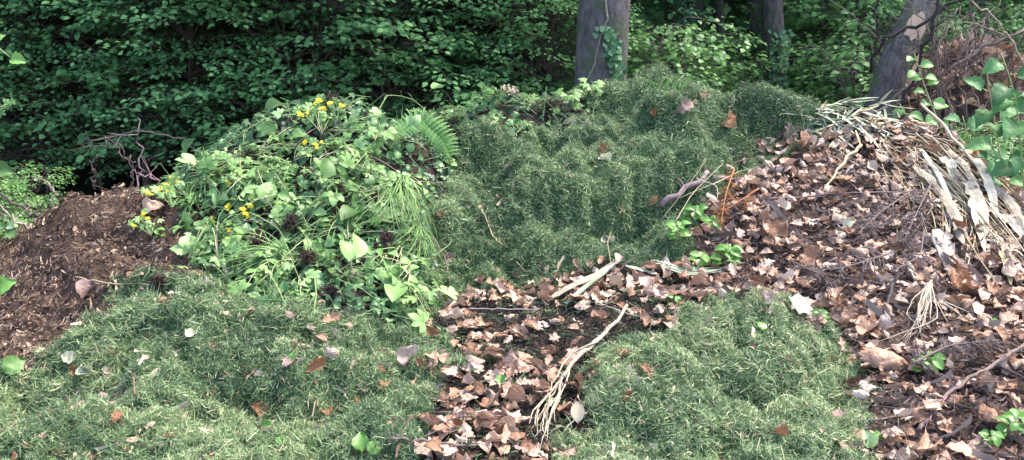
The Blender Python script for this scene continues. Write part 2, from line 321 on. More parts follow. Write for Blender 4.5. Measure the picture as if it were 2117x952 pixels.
# ------------------------------------------------------------------ templates (length along +Y, width X, normal Z)
def leafgrid(prof, L=6, fold=.25, curl=.2, side=0.0, rough=0.0, seed=0, cols=2, twist=0.0, jag=0.0):
    r = np.random.default_rng(seed); V = []; nc = 2*cols+1
    for i in range(L+1):
        t = i/L; w = np.interp(t, [p[0] for p in prof], [p[1] for p in prof])
        wl = w*(1+jag*(r.random()-.5)*2) ; wr = w*(1+jag*(r.random()-.5)*2)
        for j in range(nc):
            u = (j-cols)/cols; ww = wr if u > 0 else wl
            x = u*ww; z = (rough*.9*math.sin(9*t+5*u+seed)*math.cos(6*u-4*t+seed*2) if rough > .055 else 0)+fold*abs(x) + side*(abs(u)**2)*ww*2 - curl*(t-.4)**2 + rough*(r.random()-.5)
            a = twist*(t-.5); x2 = x*math.cos(a)-z*math.sin(a); z2 = x*math.sin(a)+z*math.cos(a)
            V.append((x2, t + rough*.5*(r.random()-.5), z2))
    Fc = []
    for i in range(L):
        for j in range(nc-1):
            q = i*nc+j; Fc += [(q, q+1, q+nc+1), (q, q+nc+1, q+nc)]
    return np.array(V), np.array(Fc)
OVAL = [(0,.01),(.15,.2),(.4,.32),(.65,.27),(.88,.12),(1,.005)]
NARROW = [(0,.01),(.2,.09),(.5,.12),(.8,.07),(1,.003)]
HEART = [(0,.16),(.12,.36),(.3,.42),(.6,.32),(.85,.13),(1,.004)]
BROAD = [(0,.02),(.1,.22),(.35,.4),(.6,.38),(.85,.2),(1,.02)]
def lobed(npt=5, seed=0, depth=.45, curl=.3, teeth=True):
    """palmate leaf, fan of triangles with pointed lobes"""
    r = np.random.default_rng(seed); V = [(0, .35, 0.02)]; ang = []
    K = npt*4
    for k in range(K+1):
        th = R(-150)+R(300)*k/K; ph = (k % 4)/4
        rad = [1-depth*.75, .88-.1*depth, 1, .88-.1*depth][k % 4]*(.42+.14*math.cos(th*.8))*(1+.3*(r.random()-.5))
        x = math.sin(th)*rad; y = .35+math.cos(th)*rad
        V.append((x, y, curl*(x*x+(y-.35)**2)*(r.random()*.6+.6)*(1 if r.random() > .3 else -.4)+.05*(r.random()-.5)))
    V.append((0, 0, 0))
    # middle ring for curvature
    n = len(V); V = [list(v) for v in V]; mid = []
    for k in range(1, n):
        mid.append([V[k][0]*.5, .35+(V[k][1]-.35)*.55, V[k][2]*.25]); 
    base = n; V += mid; Fc = []; m = n-1
    for k in range(m):
        a = 1+k; b = 1+(k+1) % m; c = base+k; d = base+(k+1) % m
        Fc += [(0, d, c), (c, d, b), (c, b, a)]
    V = np.array(V); Fc = np.array(Fc)
    return V, Fc[:, ::-1]
def merge(parts):
    V = []; Fc = []; n = 0
    for v, f in parts: V.append(v); Fc.append(f+n); n += len(v)
    return np.concatenate(V), np.concatenate(Fc)
def xf(T, rz=0, s=1, loc=(0, 0, 0), rx=0, ry=0):
    Mx = Matrix.Rotation(rz, 3, 'Z') @ Matrix.Rotation(rx, 3, 'X') @ Matrix.Rotation(ry, 3, 'Y')
    return (T[0]*s) @ np.array(Mx).T + np.array(loc), T[1]
def trifoliate(seed):
    r = np.random.default_rng(seed); out = []
    for a, s in ((0, .62), (R(75), .52), (R(-75), .52)):
        L = leafgrid(BROAD, 6, .25, .5+.4*r.random(), rough=.03, seed=seed+int(a*10)+50, jag=.28)
        out.append(xf(L, rz=a+.2*(r.random()-.5), s=s, loc=(0, .35, 0), rx=.3*(r.random()-.5)))
    st = MB(); st.tube([(0, 0, 0), (0, .2, .02), (0, .4, 0)], .012, 3); out.append((np.concatenate(st.v), np.concatenate(st.f)))
    return merge(out)
def palm3(seed):   # lobed weed leaf with deep segments
    r = np.random.default_rng(seed); out = []
    for a in (-1.5, -.8, 0, .8, 1.5):
        L = leafgrid([(0,.04),(.3,.14),(.55,.26),(.75,.2),(.9,.15),(1,.01)], 5, .2, .4, rough=.02, seed=seed*7+int(a*10)+70, jag=.35, cols=1)
        out.append(xf(L, rz=a+.15*(r.random()-.5), s=.62-.08*abs(a), loc=(0, .35, 0)))
    return merge(out)
def frame(nrm, head, scale, roll=None):
    """N matrices with Z=nrm, Y=direction head projected"""
    nrm = nrm/np.linalg.norm(nrm, axis=-1, keepdims=True)
    y = head - nrm*(head*nrm).sum(-1, keepdims=True); y /= np.linalg.norm(y, axis=-1, keepdims=True)+1e-9
    x = np.cross(y, nrm)
    s = np.asarray(scale)
    s = s[:, None] if s.ndim == 1 else s
    if s.shape[-1] == 1: s = np.repeat(s, 3, 1)
    return np.stack([x*s[:, :1], y*s[:, 1:2], nrm*s[:, 2:3]], -1)
def blade_t(bend, seed=0):
    r = np.random.default_rng(seed); V = []
    tw = r.uniform(-1, 1)
    for t, w in ((0, .8), (.5, 1)):
        for sgn in (-1, 1):
            V.append((sgn*w*.5*math.cos(tw*t), t, bend*t*(1-t)*2+sgn*w*.5*math.sin(tw*t)*.1))
    V.append((bend*.3, 1, -bend*.3)); return np.array(V), np.array([(0, 1, 3), (0, 3, 2), (2, 3, 4)])
# ------------------------------------------------------------------ world and light
w = bpy.data.worlds.new('World'); sc.world = w; w.use_nodes = True
bg = w.node_tree.nodes['Background']; sky = w.node_tree.nodes.new('ShaderNodeTexSky'); sky.sky_type = 'NISHITA'; sky.sun_disc = False
SEL, SAZ = R(60), R(72)     # azimuth measured clockwise from +Y
sky.sun_elevation = SEL; sky.sun_rotation = SAZ; sky.air_density = 1.0; sky.dust_density = 2.5; sky.ozone_density = 1.0
w.node_tree.links.new(sky.outputs[0], bg.inputs[0]); bg.inputs[1].default_value = .15
sd = bpy.data.lights.new('sun', 'SUN'); sd.energy = 1.75; sd.angle = R(11); sd.color = (1, .92, .78)
so = bpy.data.objects.new('sun', sd); col.objects.link(so)
dv = Vector((math.sin(SAZ)*math.cos(SEL), math.cos(SAZ)*math.cos(SEL), math.sin(SEL)))
so.rotation_euler = dv.to_track_quat('Z', 'Y').to_euler(); so.location = dv*20
sc.view_settings.view_transform = 'Standard'; sc.view_settings.look = 'None'; sc.view_settings.exposure = 2.22; sc.view_settings.gamma = 1
# ------------------------------------------------------------------ ground
gxs = np.concatenate([np.linspace(-150, -8, 20), np.linspace(-7.5, 7.5, 60), np.linspace(8, 150, 20)])
gys = np.concatenate([np.linspace(-150, -2, 14), np.linspace(-1, 20, 84), np.linspace(21, 300, 24)])
AX, AY = np.meshgrid(gxs, gys, indexing='ij')
Z = .08*(vnoise(AX, AY, 1.3, 31)-.5) + .03*(vnoise(AX, AY, .5, 32)-.5) - .03 + np.clip((AY-14)*.03, 0, 3)
inz = (AX > -5.4) & (AX < 5.4) & (AY > 1.5) & (AY < 8.5)
Z = np.where(inz, np.minimum(Z, interp(H, AX, AY)-.06), Z)
b = MB(); ny = len(gys); idx = np.arange(AX.size).reshape(AX.shape)
q = np.stack([idx[:-1, :-1], idx[1:, :-1], idx[1:, 1:], idx[:-1, 1:]], -1).reshape(-1, 4)
b.add(np.stack([AX, AY, Z], -1).reshape(-1, 3), np.concatenate([q[:, [0, 1, 2]], q[:, [0, 2, 3]]]), .5)
tag(b.build('forest_floor', M['forest']), 'dark bare forest floor under the shrubs behind the heaps', 'ground', kind='structure')
# ------------------------------------------------------------------ heap bodies
cellLAB = LAB[:-1, :-1]
def patch(name, lab, mat, parent, tintseed):
    msk = (cellLAB == ID[lab]) & (H0[:-1, :-1] > 0.012)
    ii, jj = np.nonzero(msk)
    idx = np.arange(H.size).reshape(H.shape)
    q = np.stack([idx[ii, jj], idx[ii+1, jj], idx[ii+1, jj+1], idx[ii, jj+1]], -1)
    used, inv = np.unique(q, return_inverse=True); q = inv.reshape(q.shape)
    V = np.stack([GX.ravel()[used], GY.ravel()[used], H.ravel()[used]-.012], -1)
    tint = .5+.5*(vnoise(V[:, 0], V[:, 1], .2, tintseed)-.5)
    # skirt
    S = set(zip(ii.tolist(), jj.tolist())); lut = {u: k for k, u in enumerate(used.tolist())}; E = []
    for i, j in S:
        if (i, j-1) not in S: E.append((idx[i, j], idx[i+1, j]))
        if (i, j+1) not in S: E.append((idx[i+1, j+1], idx[i, j+1]))
        if (i-1, j) not in S: E.append((idx[i, j+1], idx[i, j]))
        if (i+1, j) not in S: E.append((idx[i+1, j], idx[i+1, j+1]))
    nb = len(V); VV = [V]; FF = [q[:, [0, 1, 2]], q[:, [0, 2, 3]]]; ex = []; fs = []
    low = {}
    for a, c in E:
        a = lut[a]; c = lut[c]
        for k in (a, c):
            if k not in low: low[k] = nb+len(ex); ex.append((V[k][0], V[k][1], -.2))
        fs += [(a, low[a], low[c]), (a, low[c], c)]
    V2 = np.concatenate([V, np.array(ex)]); F2 = np.concatenate([q[:, [0, 1, 2]], q[:, [0, 2, 3]], np.array(fs)])
    bb = MB(); bb.add(V2, F2, np.concatenate([tint, np.full(len(ex), .4)]))
    return bb.build(name, mat, parent)
# sampling points on a region, weighted to slope
AREA = np.sqrt(1+NXg**2+NYg**2)
VIS = None
def sample(lab, N, r, extra=None, ymin=1.7):
    labs = [lab] if isinstance(lab, str) else lab
    msk = np.isin(LAB, [ID[l] for l in labs]) & (H0 > .012) & (GY > ymin)
    # keep to what lies near the view
    px, _ = project(GX, GY, H); msk &= (px > -320) & (px < 2440)
    wgt = np.where(msk, AREA, 0) * (1 if extra is None else extra)
    p = wgt.ravel()/wgt.sum(); k = r.choice(p.size, N, p=p)
    x = GX.ravel()[k]+(r.random(N)-.5)*DX; y = GY.ravel()[k]+(r.random(N)-.5)*DX
    z, nn = surf(x, y); return np.stack([x, y, z], -1), nn
def spill(P, nn, r):
    m = r.random(len(P)) < .2; P = P.copy(); P[m, :2] += r.normal(0, .045, (m.sum(), 2)); z, n2 = surf(P[:, 0], P[:, 1]); P[:, 2] = z
    return P, n2
def unit(r, N):
    v = r.normal(size=(N, 3)); return v/np.linalg.norm(v, axis=1, keepdims=True)
LOWCUT = np.clip(1.35-.10*GY, .4, 1)
CLD = np.clip(vnoise(GX, GY, .055, 64)*2.2-.25, .45, 1.3)
def clippings(lab, N, seed, parent, straw=.05, shift=0.0):
    r = np.random.default_rng(seed); b = MB(); K = 6
    for k in range(K):
        n_ = N//K; P, nn = spill(*sample(lab, n_, r, LOWCUT*CLD), r)
        gxv = interp(NXg, P[:, 0], P[:, 1]); gyv = interp(NYg, P[:, 0], P[:, 1])
        dn = np.stack([-gxv, -gyv, -(gxv**2+gyv**2)], -1)              # downhill
        dn = dn/np.maximum(1, np.linalg.norm(dn, axis=1, keepdims=True))
        th = 2*math.pi*2*vnoise(P[:, 0], P[:, 1], .07, 55)             # combed in patches
        comb = np.stack([np.cos(th), np.sin(th), np.zeros(n_)], -1)
        head = unit(r, n_)*.95 + comb*.4 + dn*.18 + nn*r.normal(.1, .35, (n_, 1))
        nrm = nn*.8 + unit(r, n_)*.7
        L = r.lognormal(math.log(.030), .5, n_); L = np.clip(L, .012, .12); Wd = r.uniform(.0015, .0038, n_)*(.75+P[:, 1]*.08)
        y = head/np.linalg.norm(head, axis=1, keepdims=True); x = np.cross(y, nrm); x /= np.linalg.norm(x, axis=1, keepdims=True)+1e-9; z = np.cross(x, y)
        Mx = np.stack([x*Wd[:, None], y*L[:, None], z*L[:, None]], -1)
        cl_ = vnoise(P[:, 0], P[:, 1], .055, 64); off = r.random(n_)**1.3*(.012+.06*np.clip(cl_-.25, 0, 1))
        # patchy: some patches are drier and paler
        pt = vnoise(P[:, 0], P[:, 1], .33, 61)*.45+vnoise(P[:, 0], P[:, 1], .10, 62)*.3+vnoise(P[:, 0], P[:, 1], .04, 63)*.25
        t = np.clip(.40+shift+.8*(pt-.5)+r.normal(0, .17, n_), 0, .84)
        st = r.random(n_) < straw*(.4+1.6*pt); t = np.where(st, r.uniform(.85, 1, n_), t)
        b.scatter(blade_t(r.uniform(-.35, .5), seed+k), P+nn*off[:, None]-y*L[:, None]*.4, Mx, t)
    o = b.build('clippings', M['clip'], parent); return o
def chips(name, lab, N, seed, parent, mat, lo, hi, tmean=.4, asp=.4, ext=None, tsd=.2):
    r = np.random.default_rng(seed); b = MB()
    for k in range(4):
        n_ = N//4; P, nn = spill(*sample(lab, n_, r, ext), r)
        T = leafgrid([(0,.3),(.3,.5),(.7,.45),(1,.2)], 2, .3*(k-1.5), .3*(k-1.5), rough=.25, seed=seed+k, cols=1)
        L = lo+(hi-lo)*r.random(n_)**2.5; Wd = L*asp*r.uniform(.2, 1, n_)
        Mx = frame(nn+.6*unit(r, n_), unit(r, n_), np.stack([Wd, L, L*.6], -1))
        pt = vnoise(P[:, 0], P[:, 1], .25, seed+5)
        b.scatter(T, P+nn*(r.random(n_)*.016)[:, None], Mx, np.clip(tmean+.6*(pt-.5)+r.normal(0, tsd, n_), 0, 1))
    return b.build(name, mat, parent, smooth=False)
def heap(name, lab, mat, label, cat='heap'):
    e = empty(name, hitbase[lab], label, cat)
    b = patch('mound', lab, mat, e, ID[lab]+40); b.matrix_parent_inverse = Matrix.Translation(-Vector(hitbase[lab]))
    return e
hitbase = {'grass_left': (-1.0, 3.2, 0), 'grass_right': (.9, 3.3, 0), 'grass_back': (.6, 5.6, 0), 'brown': (-2.2, 4.7, 0), 'weeds': (-1.0, 5, 0), 'weeds_back': (0, 6.5, 0), 'hollow': (.1, 4, 0), 'leaf_heap': (2.2, 5, 0)}
def adopt(o, e):
    o.matrix_parent_inverse = Matrix.Translation(-e.location); return o
h_gl = heap('grass_clipping_heap', 'grass_left', M['clipcore'], 'low spread of green grass clippings in the lower left before the pulled weeds')
h_gr = heap('grass_clipping_heap', 'grass_right', M['clipcore'], 'rounded foreground grass mound with pale straw, right of the pale forked root')
h_gb = heap('grass_clipping_heap', 'grass_back', M['clipcore'], 'tall lumpy heap of dark green grass clippings below the big ivy-hung trunk')
h_br = heap('compost_heap', 'brown', M['peat'], 'crumbly reddish brown compost heap at the left edge')
h_wd = heap('weed_heap', 'weeds', M['soil'], 'tall heap of freshly pulled leafy weeds with yellow flowers and a fern')
h_wb = heap('weed_heap', 'weeds_back', M['soil'], 'smaller weed heap behind, left of the big trunk, with a dry pale flower head')
h_ho = heap('soil_patch', 'hollow', M['soil'], 'dark soil hollow with brown leaves between the two front grass heaps', 'soil')
h_lf = heap('leaf_heap', 'leaf_heap', M['peat'], 'big heap of brown dead leaves, twigs and straw on the right')
adopt(clippings('grass_left', 150000, 101, h_gl, .05), h_gl)
adopt(clippings('grass_right', 105000, 102, h_gr, .11, .06), h_gr)
adopt(clippings('grass_back', 190000, 103, h_gb, .03, -.06), h_gb)
for o in list(h_gl.children)+list(h_gr.children)+list(h_gb.children):
    if o.name.startswith('clippings'): o['kind'] = 'stuff'
def kid(o, e, stuff=True):
    adopt(o, e)
    if stuff: o['kind'] = 'stuff'
    return o
kid(chips('compost_crumbs', 'brown', 60000, 111, h_br, M['fibre'], .006, .03, .38, .45), h_br)
kid(chips('wood_chips', 'brown', 320, 112, h_br, M['fibre'], .02, .065, .85, .4, tsd=.12), h_br)
kid(chips('bark_flakes', 'brown', 11000, 122, h_br, M['fibre'], .008, .05, .33, .6, tsd=.25), h_br)
kid(chips('fibres', 'brown', 36000, 113, h_br, M['fibre'], .015, .06, .4, .06), h_br)
for lb_, hp_, nn_ in (('grass_left', h_gl, 2200), ('grass_right', h_gr, 900), ('grass_back', h_gb, 1400)):
    kid(chips('brown_bits', lb_, nn_, 130, hp_, M['deads'], .008, .03, .5, .6, tsd=.25), hp_)
    kid(chips('pale_straws', lb_, nn_//2, 131, hp_, M['fibre'], .03, .10, .85, .02, tsd=.12), hp_)
kid(chips('soil_crumbs', 'hollow', 26000, 114, h_ho, M['crumb'], .004, .025, .35, .6), h_ho)
kid(chips('grass_bits', 'hollow', 5000, 115, h_ho, M['clip'], .015, .05, .35, .08), h_ho)
kid(chips('litter_fragments', 'leaf_heap', 42000, 116, h_lf, M['frag'], .008, .05, .4, .5), h_lf)
kid(chips('fine_twigs', 'leaf_heap', 6000, 117, h_lf, M['frag'], .04, .16, .55, .03), h_lf)
kid(chips('soil_crumbs', 'weeds', 9000, 118, h_wd, M['crumb'], .005, .03, .35, .5), h_wd)
kid(chips('soil_crumbs', 'weeds_back', 5000, 119, h_wb, M['crumb'], .005, .03, .35, .5), h_wb)
# ================================================================== PART 2
def nr(v): v = np.asarray(v, float); return v/(np.linalg.norm(v)+1e-9)
def one(T, b, P, nrm, head, s, tint):
    b.scatter(T, np.array([P]), frame(np.array([nr(nrm)]), np.array([nr(head)]), np.array([[s, s, s]] if np.ndim(s) == 0 else [s])), np.array([tint]))
def lay(o, P, nrm, head, s=1.0):
    Mx = frame(np.array([nr(nrm)]), np.array([nr(head)]), np.array([[s, s, s]]))[0]
    m4 = Matrix([list(Mx[0])+[P[0]], list(Mx[1])+[P[1]], list(Mx[2])+[P[2]], [0, 0, 0, 1]])
    loc, q, scl = m4.decompose(); o.location = loc; o.rotation_euler = q.to_euler(); o.scale = scl
def surfn(P): return surf(np.array([P[0]]), np.array([P[1]]))[1][0]
# ------------------------------------------------------------------ dead leaves
def DLf(prof, fold, curl, side, rough, seed, jag, twist=0.0): return leafgrid(prof, 8, fold, curl, side, rough, seed, cols=3, jag=jag, twist=twist)
OV2 = [(0,.015),(.1,.12),(.3,.3),(.5,.34),(.72,.26),(.88,.13),(1,.005)]; OAK = [(0,.02),(.12,.1),(.25,.22),(.37,.14),(.5,.33),(.62,.2),(.75,.3),(.88,.16),(1,.04)]
protoT = [DLf(OV2, .35, .5, .15, .08, 1, .14), DLf(BROAD, -.25, .6, .25, .10, 2, .22), DLf(OV2, .6, -.5, .3, .10, 3, .2, .8),
          DLf(OAK, .15, -.7, .4, .09, 4, .12, -.6), DLf(OV2, -.5, .9, -.3, .09, 5, .15), lobed(5, 6, .5, .8), DLf(OAK, .3, .9, .3, .11, 16, .15, .5), DLf(BROAD, .5, -.9, .5, .12, 8, .25, -.9),
          DLf(OV2, .9, .3, .7, .10, 9, .25, 1.2), DLf(BROAD, .1, 1.1, .3, .12, 10, .25)]
def leaf_mesh(k, mat, nm):
    b = MB(); b.add(protoT[k][0]*[1, 1, .75], protoT[k][1], .3+.05*k)
    if k in (5, 6, 1): b.tube([(0, .02, 0), (0, -.25, .03), (.04, -.45, .08)], .012, 4, .3)
    o = b.build(nm, mat); me = o.data; bpy.data.objects.remove(o); return me
LM = {}
for mk in ('dead', 'orange', 'pink', 'paleleaf'):
    LM[mk] = [leaf_mesh(k, M[mk], 'fallen_leaf') for k in range(len(protoT))]
def put_leaf(P, nrm, head, s, mk, k, label, group, name='fallen_leaf', cat='dead leaf'):
    o = bpy.data.objects.new(name, LM[mk][k]); col.objects.link(o); lay(o, P, nrm, head, s)
    tag(o, label, cat, group); return o
r = np.random.default_rng(500)
ROOTPX = [(1296,652),(1272,692),(1240,730),(1195,762),(1165,800),(1140,835),(1112,858),(1098,885),(1130,900),(1145,870)]
def nearroot(x, y): return any((x-(a[0]*(1-t)+b[0]*t))**2+(y-(a[1]*(1-t)+b[1]*t)-14)**2 < 24**2 for a, b in zip(ROOTPX[:-1], ROOTPX[1:]) for t in (0, .33, .66)) or (1850 < x < 1935 and 620 < y < 735)
allL = []   # position, normal, head, size, proto, zone
def addleaves(lab, N, seed, smin, smax, keep=None, zone=None, tilt=.55, lift=.03):
    r = np.random.default_rng(seed); P, nn = sample(lab, N, r)
    px, py = project(P[:, 0], P[:, 1], P[:, 2])
    for i in range(N):
        if keep is not None and not keep(px[i], py[i], r): continue
        if nearroot(px[i], py[i]): continue
        nrm = nr(nn[i]+tilt*r.normal(size=3)*.5)
        if r.random() < .35: nrm = -nrm
        s = smin+(smax-smin)*r.random()**1.3
        allL.append((P[i]+nn[i]*(.006+lift*r.random()), nrm, r.normal(size=3), s, int(r.integers(0, 10)), zone or lab, px[i], py[i]))
def keep_hollow(px, py, r):
    if py < 632: return r.random() < .95
    if 1000 < px < 1240 and 640 < py < 745: return r.random() < .3
    if py > 745: return r.random() < .95
    return r.random() < .55
addleaves('hollow', 800, 501, .055, .10, keep_hollow)
addleaves('leaf_heap', 4600, 502, .035, .11, lambda px, py, r: (py > 262) and r.random() < (.95 if py < 720 else .6), lift=.045)
addleaves('brown', 26, 503, .04, .07)
addleaves(['grass_left'], 230, 504, .03, .06, lambda px, py, r: r.random() < (.9 if (px < 260 or py < 720) else .35), tilt=.3, lift=.015)
addleaves(['grass_right'], 60, 505, .025, .045, tilt=.3, lift=.015)
addleaves(['grass_back'], 90, 506, .03, .06, lambda px, py, r: r.random() < (.9 if px > 1480 or py > 540 else .4), tilt=.3, lift=.015)
# ragged borders: leaves spill over the neighbouring grass
for (x0, y0, x1, y1, N_) in [(1500,330,1640,300,30),(1440,450,1560,370,22),(1350,560,1500,610,24),(900,640,1010,600,22),(1010,600,1200,580,26),(880,700,940,850,26),(860,930,940,850,20),(1240,790,1300,700,18),(1740,700,1800,880,20),(1530,620,1700,680,20),(1600,290,1700,320,18)]:
    for i in range(N_):
        t = r.random(); P = hit(x0+(x1-x0)*t+r.normal()*18, y0+(y1-y0)*t+r.normal()*12)
        nn = surfn(P); allL.append((P+nn*.015, nr(nn+.4*r.normal(size=3)), r.normal(size=3), (.035+.04*r.random()), int(r.integers(0, 10)), 'leaf_heap' if x0 > 1400 else 'hollow', x0, y0))
BIG = [ # px,py,size px,material,label
 (1398,233,44,'pink','pale pinkish dead leaf high on the tall grass heap below the big trunk'),
 (1490,252,38,'orange','orange brown curled leaf near the top right of the tall grass heap'),
 (1450,200,24,'dead','small brown leaf on the crest of the tall grass heap'),
 (1348,248,20,'orange','small orange leaf beside the pale pinkish leaf on the tall grass heap'),
 (1343,422,28,'orange','orange leaf left of the mottled branch on the tall grass heap'),
 (1280,452,30,'orange','narrow orange leaf low on the face of the tall grass heap'),
 (1187,257,26,'paleleaf','pale curled leaf at the left shoulder of the tall grass heap'),
 (1238,312,34,'orange','long curled tan leaf in the middle of the tall grass heap'),
 (1262,335,30,'paleleaf','pale twisted leaf just below the long curled tan leaf'),
 (1265,505,30,'paleleaf','cream papery leaf at the foot of the tall grass heap'),
 (920,445,24,'orange','orange leaf on grass just right of the pulled weeds'),
 (920,537,24,'pink','small pink leaf on grass right of the weed heap foot'),
 (635,768,44,'orange','bright orange brown leaf standing up on the front left grass'),
 (700,735,40,'pink','pink brown toothed leaf on the front left grass, above the orange leaf'),
 (838,752,50,'pink','flat two-lobed pink brown leaf on the front left grass'),
 (540,858,44,'orange','tan and orange leaf on the front left grass near the bottom'),
 (230,880,32,'orange','salmon coloured leaf on grass at the lower left'),
 (175,612,44,'pink','long pinkish leaf lying on the brown compost'),
 (293,430,44,'dead','reddish brown leaf near the top of the brown compost'),
 (195,778,32,'paleleaf','small tan curled leaf on the far left grass'),
 (665,668,40,'dead','brown curled leaf at the foot of the weed heap'),
 (745,925,64,'pink','ragged pink grey leaf at the bottom edge left of the hollow'),
 (880,692,30,'orange','pale orange leaf where grass meets the hollow'),
 (1290,832,28,'orange','small orange leaf on the left slope of the right grass mound'),
 (1345,778,42,'dead','brown leaf half sunk in the right grass mound'),
 (1630,908,30,'orange','orange leaf near the bottom of the right grass mound'),
 (1740,868,36,'pink','pinkish leaf at the right foot of the right grass mound'),
 (1585,492,66,'dead','large dark russet leaf standing in the leaf heap beside the seedlings'),
 (1665,548,54,'dead','upright brown leaf in the leaf heap below the dead conifer sprays'),
 (1596,620,40,'pink','rounded pinkish leaf on the edge of the right grass mound'),
 (1995,598,60,'orange','golden brown curled leaf below the pale boards'),
 (1750,662,52,'dead','tan curled leaf above the torn bark piece'),
 (1620,285,44,'pink','pink brown leaf at the upper left edge of the leaf heap'),
 (1655,300,40,'dead','folded brown leaf at the upper left edge of the leaf heap'),
 (985,762,44,'pink','flat pink brown leaf at the left edge of the hollow'),
 (1065,925,48,'dead','dark pink leaf at the bottom of the hollow'),
]
for i, (px, py, sz, mk, lb) in enumerate(BIG):
    P = hit(px, py+sz*.3, .012); nn = surfn(P); s = sz/F*np.linalg.norm(P-[0, 0, CZ])*1.15
    k = [6, 8, 9, 2, 3, 4, 7, 2][i % 8] if mk != 'paleleaf' else 8; s *= .85
    if 'two-lobed' in lb: k = 7
    put_leaf(P, nr(nn+[0, -.5, 0]+.2*r.normal(size=3)), [r.normal(), .5, .6], s, mk, k, lb, None)
ZL = {'hollow': ('brown dead leaf lying in the dark hollow between the front grass heaps', 'dead leaves in the hollow'),
      'leaf_heap': ('curled brown dead leaf lying in the big leaf heap on the right', 'dead leaves of the right heap'),
      'brown': ('small dead leaf lying on the brown compost heap', 'dead leaves on the brown compost'),
      'grass_left': ('small dead leaf scattered on the front left grass clippings', 'dead leaves on the front left grass'),
      'grass_right': ('small dead leaf scattered on the right grass mound', 'dead leaves on the right grass mound'),
      'grass_back': ('small dead leaf scattered on the tall back grass heap', 'dead leaves on the tall grass heap')}
def scr(a): return a[3]/np.linalg.norm(a[0]-np.array([0, 0, CZ])) * (1 if -20 < a[6] < 2140 and 150 < a[7] < 960 else 0) * (1.6 if a[5] not in ('leaf_heap', 'hollow') else 1)
allL.sort(key=lambda a: -scr(a))
NI = 262
for a in allL[:NI]:
    z = a[5] if isinstance(a[5], str) else a[5][0]
    mk = 'dead' if z in ('leaf_heap', 'hollow') or r.random() < .4 else ('orange' if r.random() < .6 else 'pink')
    put_leaf(a[0], a[1], a[2], a[3], mk, a[4], *ZL[z])
b = MB()
for k in range(10):
    g = [a for a in allL[NI:] if a[4] == k]
    if g: b.scatter(protoT[k], np.array([a[0] for a in g]), frame(np.array([a[1] for a in g]), np.array([a[2] for a in g]), np.array([[a[3], a[3], a[3]*.7] for a in g])), r.random(len(g)))
tag(b.build('leaf_litter', M['deads']), 'mass of smaller brown dead leaves covering the right heap and hollow', 'leaf litter', kind='stuff')
# ------------------------------------------------------------------ sticks, stems, straps
def smooth_path(Ps, n=10):
    Ps = np.array(Ps); d = np.r_[0, np.cumsum(np.linalg.norm(np.diff(Ps, axis=0), axis=1))]; t = np.linspace(0, d[-1], n)
    Q = np.stack([np.interp(t, d, Ps[:, k]) for k in range(3)], 1)
    for _ in range(2): Q[1:-1] = .25*Q[:-2]+.5*Q[1:-1]+.25*Q[2:]
    return Q
def over(Ps, off=.012, n=12):
    Q = smooth_path(Ps, n); z, nn = surf(Q[:, 0], Q[:, 1])
    Q[:, 2] = np.maximum(Q[:, 2], z+off); return Q
def pxpath(pp, off=.02):
    return [hit(p[0], p[1], p[2] if len(p) > 2 else off) for p in pp]
def stick(name, pp, rad, mat, label, cat, group=None, n=14, sides=7, wob=.12, side_twigs=0, seed=0):
    Q = over(pxpath(pp), rad if np.ndim(rad) == 0 else rad[0], n); base = Q[0].copy(); b = MB(); rr = np.random.default_rng(seed+int(pp[0][0]))
    Q[1:-1] += rr.normal(size=(n-2, 3))*(rad if np.ndim(rad) == 0 else rad[0])*.5
    b.tube(Q-base, rad, sides, .5, wob=wob, seed=seed)
    for i in range(side_twigs):
        k = rr.integers(2, n-2); d = nr(Q[k+1]-Q[k]+.7*rr.normal(size=3)); d[2] = abs(d[2])*.5; L = .06+.12*rr.random()
        b.tube([Q[k]-base, Q[k]-base+d*L*.5+[0, 0, .01], Q[k]-base+d*L], [.35*np.min(rad)+.001, .0012], 4, .6)
    o = b.build(name, mat, loc=None); o.location = base; return tag(o, label, cat, group)
def strap_mb(b, Q, w, tint=.5, fold=.25, up=None, profile=((0, .5), (.15, .9), (.6, 1), (.9, .5), (1, .05))):
    n = len(Q); T = np.gradient(Q, axis=0); T /= np.linalg.norm(T, axis=1, keepdims=True)
    N0 = np.tile(up if up is not None else [0, -.5, .85], (n, 1)); X = np.cross(T, N0); X /= np.linalg.norm(X, axis=1, keepdims=True); Nn = np.cross(X, T)
    ww = np.interp(np.linspace(0, 1, n), [p[0] for p in profile], [p[1] for p in profile])[:, None]*w/2
    V = np.stack([Q-X*ww+Nn*ww*fold, Q, Q+X*ww+Nn*ww*fold], 1).reshape(-1, 3); Fc = []
    for i in range(n-1):
        for j in (0, 1):
            q = i*3+j; Fc += [(q, q+1, q+4), (q, q+4, q+3)]
    b.add(V, Fc, tint)
def strap(name, pp, w, mat, label, cat, group=None, fold=.3, off=.02, up=None, profile=((0, .5), (.15, .9), (.6, 1), (.9, .5), (1, .05)), n=12):
    Q = over(pxpath(pp, off), .01, n); base = Q[0].copy(); b = MB(); strap_mb(b, Q-base, w, .5, fold, up, profile)
    rr_ = np.random.default_rng(int(pp[0][0]+pp[0][1])); b.v[0] = b.v[0]+rr_.normal(size=b.v[0].shape)*w*.05
    # thickness: a second face 1.5 mm below
    V = b.v[0]-np.array([0, -.0006, .0014]); b.add(V, b.f[0][:, ::-1], .5)
    o = b.build(name, mat, smooth=w < .03); o.location = base; return tag(o, label, cat, group)
